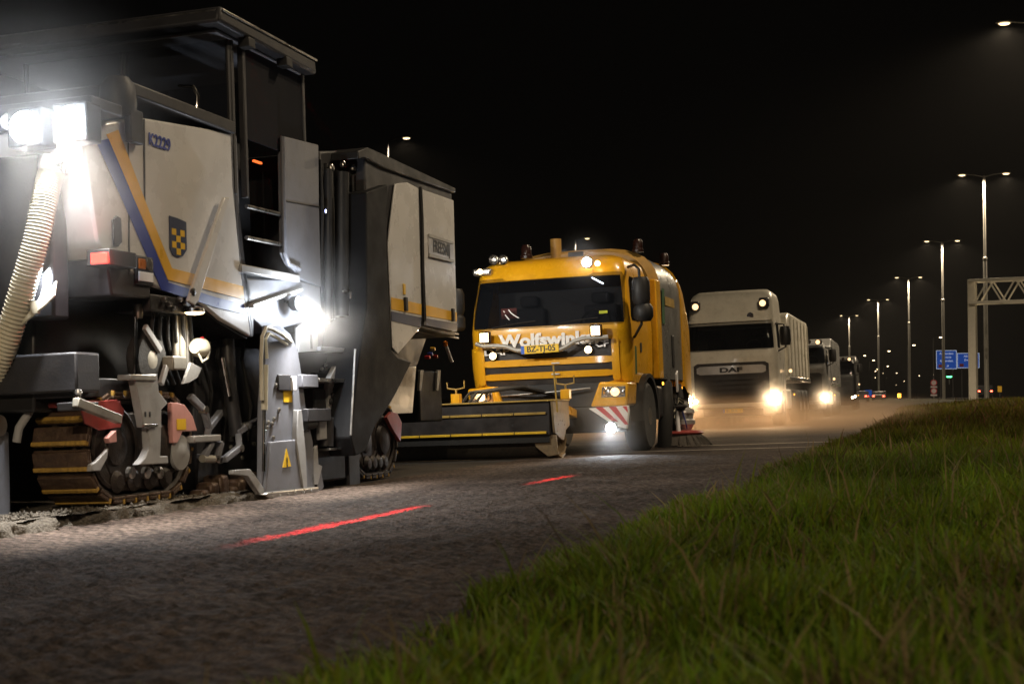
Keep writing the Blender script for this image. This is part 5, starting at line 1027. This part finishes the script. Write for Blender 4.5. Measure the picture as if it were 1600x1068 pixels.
# ---------------------------------------------------------------- tipper trucks that follow
def tipper(loc, rz, label, paint, high, name='tipper_truck', body_len=9.5, dark=False, strength=1.0, plate='81-BHK-1'):
    T = empty(name, loc, (0, TILT, rz)); tag(T, label, 'truck', 'tipper trucks following the sweeper')
    top = 3.72 if high else 3.0
    cab = Cab([(0.55, 1.18, 0.03), (0.95, 1.22, 0.0), (1.95, 1.23, 0.0), (2.4, 1.20, 0.09), (2.85, 1.16, 0.20), (top - 0.25, 1.12, 0.42), (top - 0.06, 1.05, 0.62), (top, 0.95, 0.85)], 0.24, 0.08, 2.15)
    cab.shell('cab', paint, T, hole=(9, 2.08, 2.84)); cab_interior(T, 2.03, 1.15, 1.2)
    cab.patch('windscreen', 'glass_screen', T, -1.16, 1.16, 2.06, 2.86, 0.008, 0.10, 36, 8)
    cab.patch('visor', paint, T, -1.12, 1.12, 2.84, 2.92, 0.05, 0.02, 24, 3)
    cab.patch('upper_grille', 'silver' if not dark else 'black', T, -0.92, 0.92, 1.44, 1.66, 0.02, 0.04, 20, 3)
    cab.patch('grille_surround', 'grille_black', T, -1.00, 1.00, 0.66, 1.74, 0.008, 0.06, 20, 6)
    for k in range(5): cab.patch('grille_slat', 'dark_grey', T, -0.80 + 0.02 * k, 0.80 - 0.02 * k, 0.78 + 0.125 * k, 0.86 + 0.125 * k, 0.035, 0.02, 18, 2)
    text('DAF', 0.17, 'dark_grey', T, (0, -0.03, 1.54), FRONT, sx=1.9, bold=0.008, ext=0.004) if not dark else None
    cab.patch('bumper', paint, T, -1.20, 1.20, 0.34 + 0.22, 0.66, 0.03, 0.05, 24, 3)
    box('lower_bumper', paint, T, -1.1, 1.1, 0.12, 0.5, 0.30, 0.58, 0.06)
    box('skirt', 'grille_black', T, -0.8, 0.8, 0.09, 0.2, 0.32, 0.50, 0.02)
    pl = box('number_plate', 'plate_yellow', T, -0.26, 0.26, 0.055, 0.085, 0.40, 0.51, 0.004)
    MB().box(-0.262, -0.22, 0.052, 0.056, 0.402, 0.508).build('plate_strip', 'plate_blue', pl)
    text(plate, 0.10, 'black', pl, (0.02, 0.053, 0.455), FRONT, sx=0.95)
    for sg in (1, -1):
        a, b = sg * 0.92, sg * 1.30
        hl = cab.patch('headlight', 'lamp_glass', T, min(a, b), max(a, b), lambda s: 0.66 + 0.10 * (abs(s) - 0.92), lambda s: 0.80 + 0.35 * (abs(s) - 0.92), 0.012, 0.04, 10, 3)
        for s, z, r in ((0.98, 0.735, 0.05), (1.12, 0.79, 0.062)):
            x, y, _ = cab.pt(sg * s, z, 0.02); lathe('lamp_lens', 'warm_head', hl, [(r, 0.02), (r * 0.9, -0.012), (0, -0.02)], (x, y, z), 'y', 16)
        x, y, _ = cab.pt(sg * 1.08, 0.77, 0.12); spot(hl, (x, y, 0.77), (-0.02 * sg, -1, -0.10), 900 * strength, WARM, 75, 1.0, 0.08, 'headlight_beam')
        x, y, _ = cab.pt(sg * 1.08, 0.77, 0.10); spot(hl, (x, y, 0.77), (0.1 * sg, -1, -0.3), 260 * strength, WARM, 165, 1.0, 0.08, 'headlight_spill')
        cab.patch('door_window', 'glass_dark', T, *sorted((sg * 1.45, sg * 2.1)), 2.10, 2.80, 0.006, 0.06, 8, 4)
        mr = lathe('mirror', 'black', T, [(0, -0.26), (0.12, -0.25), (0.15, -0.15), (0.15, 0.15), (0.12, 0.25), (0, 0.26)], (sg * 1.44, 0.30, 2.40), 'z', 16)
        tube('mirror_arm', 'black', T, [(sg * 1.15, 0.5, 2.75), (sg * 1.42, 0.32, 2.70), (sg * 1.44, 0.32, 2.1), (sg * 1.2, 0.5, 2.0)], 0.025, 8)
        rl = MB().box(sg * 0.93 - 0.13, sg * 0.93 + 0.13, 0.16, 0.45, 3.20 if high else 2.86, 3.44 if high else 3.05).build('roof_lamp', 'black', T, 0.04)
        zz = 3.29 if high else 2.95
        lathe('lamp_lens', 'warm_dim', rl, [(0.085, 0.0), (0.07, -0.02), (0, -0.03)], (sg * 0.90, 0.155, zz), 'y', 16)
        spot(rl, (sg * 0.90, 0.08, zz), (0, -1, -0.3), 10 * strength, WARM, 140, 1, 0.05)
        box('step_panel', paint if not dark else 'dark_grey', T, *sorted((sg * 1.02, sg * 1.20)), 0.5, 1.9, 0.35, 0.62, 0.04)
        wheel(T, (sg * 0.92, 1.35, 0.5), 0.5, 0.31, sg)
        for y in (body_len * 0.68, body_len * 0.82, body_len * 0.96): wheel(T, (sg * 0.90, y, 0.5), 0.5, 0.33, sg)
        lathe('side_marker', 'amber_lit', T, [(0.025, 0), (0.025, 0.02), (0, 0.03)] if sg > 0 else [(0.025, 0), (0.025, -0.02), (0, -0.03)], (sg * 1.24, 4.2, 0.85), 'x', 8)
        lathe('mirror_light', 'warm_dim', T, [(0.05, 0), (0.04, -0.02), (0, -0.03)], (sg * 1.36, 2.2, 1.5), 'y', 12)
    lathe('roof_horn', 'beacon_dark', T, [(0.05, 0), (0.09, -0.1), (0.0, -0.1)], (0.55, 0.35, 2.98), 'y', 12)
    box('chassis', 'black', T, -0.45, 0.45, 1.9, body_len + 0.4, 0.62, 0.98, 0.02)
    tp = MB().prism([(3.2, 1.35), (body_len + 0.6, 1.35), (body_len + 0.6, 3.05), (body_len + 0.3, 3.22), (3.7, 3.22), (3.35, 3.1), (3.1, 2.85)], -1.24, 1.24).build('tipper_body', 'truck_white' if not dark else 'tank_grey', T, 0.05)
    for k in range(6): 
        y = 3.9 + k * (body_len - 3.7) / 5
        for sg in (-1, 1): MB().box(*sorted((sg * 1.24, sg * 1.275)), y - 0.04, y + 0.04, 1.36, 3.1).build('body_rib', 'truck_white' if not dark else 'tank_grey', tp, 0.01)
    MB().box(-1.27, 1.27, 3.15, body_len + 0.62, 1.25, 1.36).build('body_rail', 'steel', tp, 0.01)
    box('fuel_tank', 'silver', T, 0.65, 1.2, 2.6, 3.9, 0.45, 1.0, 0.06)
    return T
mill = milling_machine()
sweeper = road_sweeper()
def on_road(xr, y): return (xr + shift(y), y, BANK * xr)
def road_yaw(y): return math.atan(max(0, y - 30) * 2 / 2700.0)
tipper((-5.3, 38.0, -0.212), road_yaw(38), 'white high-roof tipper truck right behind the yellow sweeper, headlights on', 'truck_white', True)
tipper(on_road(-5.15, 57), road_yaw(57), 'grey low-roof tipper truck with lit headlights behind the white high-roof truck', 'tank_grey', False, dark=True, strength=0.8)
tipper(on_road(-4.75, 84), road_yaw(84), 'dim dark tipper truck at the back of the truck queue', 'black', False, dark=True, strength=0.12)

# ---------------------------------------------------------------- street lamps
def lamp_head(T, x, z, sg, power, far=False):
    h = MB().lathe([(0.0, -0.04), (0.10, -0.035), (0.14, 0.0), (0.11, 0.06), (0.0, 0.09)], (0, 0, 0), 'z', 14)
    h.v = [(x + sg * 0.2 + vx * 2.4, vy * 1.1, z + vz) for vx, vy, vz in h.v]
    hd = h.build('lamp_head', 'galvanised', T)
    l = MB().lathe([(0.0, -0.06), (0.08, -0.045), (0.11, -0.02), (0, -0.02)], (0, 0, 0), 'z', 14)
    k = 2.0 if not far else 2.6
    l.v = [(x + sg * 0.2 + vx * k, vy * 1.3 * (1 if not far else 1.5), z + vz * (1.8 if not far else 2.5) - 0.01) for vx, vy, vz in l.v]
    l.build('lamp_lens', 'sodium' if not far else 'sodium_far', hd)
    if power: spot(hd, (x + sg * 0.2, 0, z - 0.22), (0, 0, -1), power, NA, 165, 0.5, 0.12, 'lamp_light')
def double_lamp(x, y, power, label):
    z0 = ground_z(x, y); T = empty('street_lamp', (x, y, z0 - 0.05), (0, 0, road_yaw(y)))
    tag(T, label, 'street lamp', 'double-headed lamps along the central verge'); H = 15.0 - z0
    lathe('pole', 'galvanised', T, [(0.17, 0), (0.15, 0.3), (0.12, H * 0.62), (0.14, H * 0.62 + 0.02), (0.14, H * 0.62 + 0.15), (0.085, H * 0.62 + 0.2), (0.07, H - 0.15), (0, H - 0.1)], (0, 0, 0), 'z', 14)
    for sg in (1, -1):
        tube('arm', 'galvanised', T, [(0, 0, H - 0.2), (sg * 0.6, 0, H - 0.06), (sg * 1.1, 0, H)], 0.03, 8)
        lamp_head(T, sg * 1.15, H, sg, power)
    return T
rows = [(4.2, -20, 'off'), (4.2, 18.5, 'off'), (4.1, 57.2, ''), (4.4, 95.9, ''), (4.4, 136, ''), (4.35, 176.4, ''), (4.0, 215.5, ''), (3.6, 256.2, '')]
for i, (xr, y, _) in enumerate(rows):
    x = xr + shift(y)
    lab = ['tall double-headed street lamp on the grass well before the milling machine', 'tall double-headed street lamp on the grass opposite the milling machine', 'tall double-headed street lamp standing before the truss gantry on the verge', 'tall double-headed street lamp next beyond the truss gantry', 'second tall double-headed street lamp beyond the truss gantry', 'third tall double-headed street lamp beyond the truss gantry', 'fourth tall double-headed street lamp beyond the truss gantry', 'fifth tall double-headed street lamp beyond the truss gantry'][i]
    double_lamp(x, y, 8500 if i == 0 else 2900 if i == 1 else 9000 if i == 2 else 6000, lab)
def single_lamp(x, y, H, power, label, group, far=False, z0=-0.6):
    T = empty('roadside_lamp', (x, y, z0)); tag(T, label, 'street lamp', group)
    lathe('pole', 'dark_grey', T, [(0.13, 0), (0.10, H * 0.5), (0.06, H - 0.1), (0, H)], (0, 0, 0), 'z', 10)
    tube('arm', 'dark_grey', T, [(0, 0, H - 0.05), (0.5, 0, H + 0.1), (0.9, 0, H + 0.12)], 0.03, 8)
    lamp_head(T, 0.95, H + 0.1, 1, power, far); return T
single_lamp(-30.4, 76, 16.0, 2500, 'street lamp glowing above the dark engine box of the milling machine', 'lamps along the far side of the road')
single_lamp(-32.8, 129.4, 16.0, 2500, 'street lamp glowing above the roof of the yellow sweeper', 'lamps along the far side of the road')
FARL = 'distant pale street lamp low over the horizon beside the far lamp rows'
for x, y in ((0.05, 239.4), (-4.74, 274.4), (-10.37, 308.2), (-16.96, 340.8), (-16.84, 384), (-24, 382), (-20.2, 489), (-15.2, 440), (-16.3, 568), (-21.3, 567), (-2.7, 588), (-22.4, 525), (-20.6, 865), (-33, 1137), (-9, 640), (-30, 700)):
    single_lamp(x - 1.15, y, 10.0, 0, FARL, 'distant street lamps', True, 0.2 if y < 400 else -0.2)

# ---------------------------------------------------------------- gantry over the other carriageway
def gantry():
    x, y = 1.8, 87.0; z0 = ground_z(x, y); T = empty('sign_gantry', (x, y, z0 - 0.05), (0, 0, R(-16))); tag(T, 'pale steel truss gantry with a square post on the grass verge', 'gantry')
    H = 7.5 - z0
    MB().prism([(-0.22, -0.22), (0.22, -0.22), (0.22, 0.22), (-0.22, 0.22)], 0, H, 'z').build('post', 'gantry_paint', T, 0.02)
    MB().box(-0.34, 0.34, -0.34, 0.34, 0, 0.10).build('base_plate', 'gantry_paint', T, 0.02)
    MB().box(13.8, 14.2, -0.2, 0.2, -0.2, H).build('post', 'gantry_paint', T, 0.02)
    d = 0.55
    for yy in (-d, d):
        for zz in (H - 0.09, H - 1.38): MB().bar((0.0, yy, zz), (14.2, yy, zz), 0.14, 0.16).build('chord', 'gantry_paint', T, 0.01)
        for k in range(9):
            a = 0.3 + k * 1.52
            MB().bar((a, yy, H - 1.38), (a + 0.76, yy, H - 0.09), 0.08, 0.08).build('diagonal', 'gantry_paint', T)
            MB().bar((a + 0.76, yy, H - 0.09), (a + 1.52, yy, H - 1.38), 0.08, 0.08).build('diagonal', 'gantry_paint', T)
    for k in range(10):
        for zz in (H - 0.09, H - 1.38): MB().bar((0.05 + k * 1.52, -d, zz), (0.05 + k * 1.52, d, zz), 0.08, 0.08).build('cross_tie', 'gantry_paint', T)
mat('gantry_paint', (0.74, 0.70, 0.60), 0.5, var=0.06)
gantry()
# ---------------------------------------------------------------- direction signs and small roadside things
def blue_sign(x, y, z, w, h, lines, label, post=True):
    T = empty('direction_sign', (x, y, z)); tag(T, label, 'road sign', 'blue direction signs over the far road')
    box('panel', 'blue_panel', T, -w/2, w/2, 0, 0.08, 0, h, 0.01)
    m = MB(); t = 0.06
    for a in ((-w/2, w/2, 0, t), (-w/2, w/2, h - t, h), (-w/2, -w/2 + t, t, h - t), (w/2 - t, w/2, t, h - t)): m.box(a[0], a[1], -0.02, 0.0, a[2], a[3])
    m.build('border', 'sign_white', T)
    for k, s in enumerate(lines): text(s, 0.40, 'sign_white', T, (0, -0.03, h - 0.45 - 0.52 * k), FRONT, sx=1.0)
    for sg in (-0.3, 0.3): MB().box(sg * w - 0.06, sg * w + 0.06, 0.10, 0.22, -z - 0.2, h).build('support', 'dark_grey', T)
    box('route_badge', 'sign_red', T, -w/2 + 0.3, -w/2 + 0.85, -0.03, -0.002, 0.2, 0.62, 0)
    text('↗', 0.5, 'sign_white', T, (w * 0.05, -0.03, 0.42), FRONT)
blue_sign(0.77, 209, 4.55, 2.75, 2.62, ['Amsterdam', 'Utrecht', 'Rotterdam'], 'taller blue direction sign with three lines of white text behind a lamp pole')
blue_sign(3.70, 209.6, 4.68, 2.95, 2.10, ['Almere', 'Zwolle'], 'shorter blue direction sign with two lines of white text behind the gantry post')
def speed_sign(x, y, z):
    T = empty('speed_sign', (x, y, z)); tag(T, 'pair of round red-rimmed signs stacked on a post far along the verge', 'road sign')
    lathe('post', 'galvanised', T, [(0.05, -0.6), (0.05, 2.0), (0, 2.0)], (0, 0.06, 0), 'z', 8)
    for k in range(2):
        zc = 0.55 + 0.92 * k
        d = lathe('disc', 'sign_red', T, [(0.36, 0.02), (0.36, 0.0), (0, 0.0)], (0, 0, zc), 'y', 24)
        lathe('disc_face', 'sign_pink', d, [(0.26, 0), (0.26, -0.015), (0, -0.015)], (0, 0, zc), 'y', 24)
        box('time_plate', 'sign_pink', T, -0.36, 0.36, -0.01, 0.01, zc - 0.56, zc - 0.38, 0.004)
speed_sign(-0.78, 166.9, 0.75)
def small_sign(x, y, z, w, h, m, name, label, cat='road sign'):
    T = empty(name, (x, y, z)); tag(T, label, cat)
    box('panel', m, T, -w/2, w/2, 0, 0.05, 0.2, 0.2 + h, 0.01)
    MB().box(-0.04, 0.04, 0.06, 0.12, -0.7, 0.2 + h).build('post', 'dark_grey', T); return T
small_sign(-9.8, 206, 0.55, 0.95, 0.85, 'blue_panel', 'low_blue_sign', 'low blue sign near the tail lights at the road bend')
small_sign(5.92, 158.5, 0.95, 0.42, 0.62, 'sign_yellow', 'yellow_sign', 'small yellow sign on a post right of the gantry post')
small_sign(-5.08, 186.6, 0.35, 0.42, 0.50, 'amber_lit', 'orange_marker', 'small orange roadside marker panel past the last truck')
small_sign(1.0, 188.3, 2.9, 0.62, 0.16, 'green_lit', 'green_lane_signal', 'small green lit lane signal below the blue signs', 'signal')
def far_car(x, y, z, label):
    T = empty('car', (x, y, z)); tag(T, label, 'car', 'cars driving away on the far carriageway')
    b = MB().prism([(0.0, 0.35), (0.0, 0.95), (0.6, 1.02), (1.0, 1.42), (2.6, 1.45), (3.3, 1.0), (4.2, 0.85), (4.3, 0.4)], -0.86, 0.86).build('body', 'car_dark', T, 0.06)
    MB().prism([(0.62, 1.04), (0.98, 1.38), (1.0, 1.40), (0.70, 1.02)], -0.72, 0.72).build('rear_window', 'glass_dark', T)
    for sg in (-1, 1):
        MB().box(sg * 0.66 - 0.12, sg * 0.66 + 0.12, -0.03, 0.02, 0.72, 0.84).build('tail_light', 'tail_far', T)
        for yy in (0.8, 3.4): 
            t = lathe('wheel', 'rubber', T, [(0.32, -0.1), (0.32, 0.1), (0, 0.1)], (sg * 0.8, yy, 0.32), 'x', 16)
far_car(4.75, 168.6, 0.50, 'dark car with red tail lights right of the gantry post')
far_car(-9.8, 186, -0.05, 'dark car with red tail lights by the low blue sign'); far_car(-8.0, 196, -0.05, 'dark car with red tail lights behind the orange marker panel')

# ---------------------------------------------------------------- dust behind the sweeper, glow halos round lamps, haze over everything
def dust():
    o = MB().box(-10.0, 0.2, 24.5, 56.0, -0.75, 1.6).build('dust_cloud', 'black', None)
    m = bpy.data.materials.new('dust'); m.use_nodes = True; n = m.node_tree.nodes; l = m.node_tree.links
    n.remove(n['Principled BSDF']); pv = n.new('ShaderNodeVolumePrincipled'); l.new(pv.outputs[0], n['Material Output'].inputs['Volume'])
    pv.inputs['Color'].default_value = (0.78, 0.56, 0.38, 1); pv.inputs['Anisotropy'].default_value = 0.25
    g = n.new('ShaderNodeNewGeometry'); sx = n.new('ShaderNodeSeparateXYZ'); l.new(g.outputs['Position'], sx.inputs[0])
    def ramp(sock, a, b, c=0.0, d=1.0):
        mr = n.new('ShaderNodeMapRange'); mr.interpolation_type = 'SMOOTHSTEP'; mr.inputs['From Min'].default_value = a; mr.inputs['From Max'].default_value = b; mr.inputs['To Min'].default_value = c; mr.inputs['To Max'].default_value = d
        l.new(sock, mr.inputs['Value']); return mr.outputs[0]
    def mul(a, b):
        q = n.new('ShaderNodeMath'); q.operation = 'MULTIPLY'
        l.new(a, q.inputs[0]); (l.new(b, q.inputs[1]) if not isinstance(b, float) else setattr(q.inputs[1], 'default_value', b)); return q.outputs[0]
    nz = n.new('ShaderNodeTexNoise'); nz.inputs['Scale'].default_value = 0.55; nz.inputs['Detail'].default_value = 3; l.new(g.outputs['Position'], nz.inputs['Vector'])
    dd = mul(ramp(sx.outputs['Z'], -0.25, 0.75, 1, 0), ramp(sx.outputs['X'], -2.2, 0.1, 1, 0)); dd = mul(dd, ramp(sx.outputs['X'], -9.8, -8.0)); dd = mul(dd, ramp(sx.outputs['Y'], 25, 29)); dd = mul(dd, ramp(sx.outputs['Y'], 40, 55.5, 1, 0))
    dd = mul(dd, ramp(nz.outputs['Fac'], 0.25, 0.75, 0.45, 1.0)); dd = mul(dd, DUST)
    l.new(dd, pv.inputs['Density'])
    m.cycles.volume_step_rate = 1.0
    o.data.materials.clear(); o.data.materials.append(m); return tag(o, 'brown dust hanging over the road between the sweeper and the trucks', 'dust', kind='stuff')
DUST = 0.16
dust()
def glow_halo(center, rad, dens, label, stretch=(1, 1, 1)):  # soft volume added round a lamp to imitate its bloom
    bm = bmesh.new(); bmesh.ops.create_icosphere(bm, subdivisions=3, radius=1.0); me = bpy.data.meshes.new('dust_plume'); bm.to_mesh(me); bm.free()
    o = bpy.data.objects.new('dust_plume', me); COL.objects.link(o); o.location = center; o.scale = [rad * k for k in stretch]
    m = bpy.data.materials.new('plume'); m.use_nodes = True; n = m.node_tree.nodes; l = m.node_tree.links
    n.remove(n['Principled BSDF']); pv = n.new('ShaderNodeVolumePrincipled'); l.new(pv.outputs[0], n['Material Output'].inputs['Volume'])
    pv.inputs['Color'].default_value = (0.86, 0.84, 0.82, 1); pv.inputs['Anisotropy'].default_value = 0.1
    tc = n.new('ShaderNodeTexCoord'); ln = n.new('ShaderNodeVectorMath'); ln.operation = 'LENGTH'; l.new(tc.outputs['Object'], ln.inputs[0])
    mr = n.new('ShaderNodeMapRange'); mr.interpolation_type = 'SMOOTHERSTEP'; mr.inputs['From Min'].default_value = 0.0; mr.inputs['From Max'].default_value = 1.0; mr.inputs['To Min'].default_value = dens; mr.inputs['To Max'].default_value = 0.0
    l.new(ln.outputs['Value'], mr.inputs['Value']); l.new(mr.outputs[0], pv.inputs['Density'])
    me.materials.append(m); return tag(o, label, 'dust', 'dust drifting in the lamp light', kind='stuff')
def at(root, p): return tuple(Matrix.Translation(root.location) @ root.rotation_euler.to_matrix().to_4x4() @ Vector(p))
glow_halo(at(mill, HALO['flood']), 1.5, 0.10, 'dust drifting in the flood lamps at the rear of the milling machine', (0.9, 0.8, 0.85))
glow_halo(at(mill, HALO['side']), 0.75, 0.11, 'dust drifting round the side work lamp of the milling machine')
glow_halo(at(sweeper, HALO['board']), 0.85, 0.22, 'dust drifting round the lamp below the red and white marker board')
glow_halo(at(sweeper, HALO['roof']), 0.6, 0.12, 'mist round the bright roof lamp of the yellow sweeper')
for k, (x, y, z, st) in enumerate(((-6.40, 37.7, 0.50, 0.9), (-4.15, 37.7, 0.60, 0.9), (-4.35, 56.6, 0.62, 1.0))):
    glow_halo((x, y, z), st, 0.35, ['dust glowing before one headlight of the white truck, beside the sweeper tank', 'dust glowing before the open-side headlight of the white truck', 'dust glowing before the headlight of the grey low-roof truck'][k])
def haze(density):
    o = MB().box(-452, 452, -32, 1302, -2.0, 19.0).build('haze', 'black', None, 0, 0)
    m = bpy.data.materials.new('haze'); m.use_nodes = True; n = m.node_tree.nodes; l = m.node_tree.links
    n.remove(n['Principled BSDF']); pv = n.new('ShaderNodeVolumePrincipled'); l.new(pv.outputs[0], n['Material Output'].inputs['Volume'])
    pv.inputs['Color'].default_value = (0.9, 0.88, 0.86, 1); pv.inputs['Density'].default_value = density; pv.inputs['Anisotropy'].default_value = 0.3
    o.data.materials.clear(); o.data.materials.append(m); return tag(o, 'thin damp night haze over the whole road', 'haze', kind='stuff')
haze(0.00010)
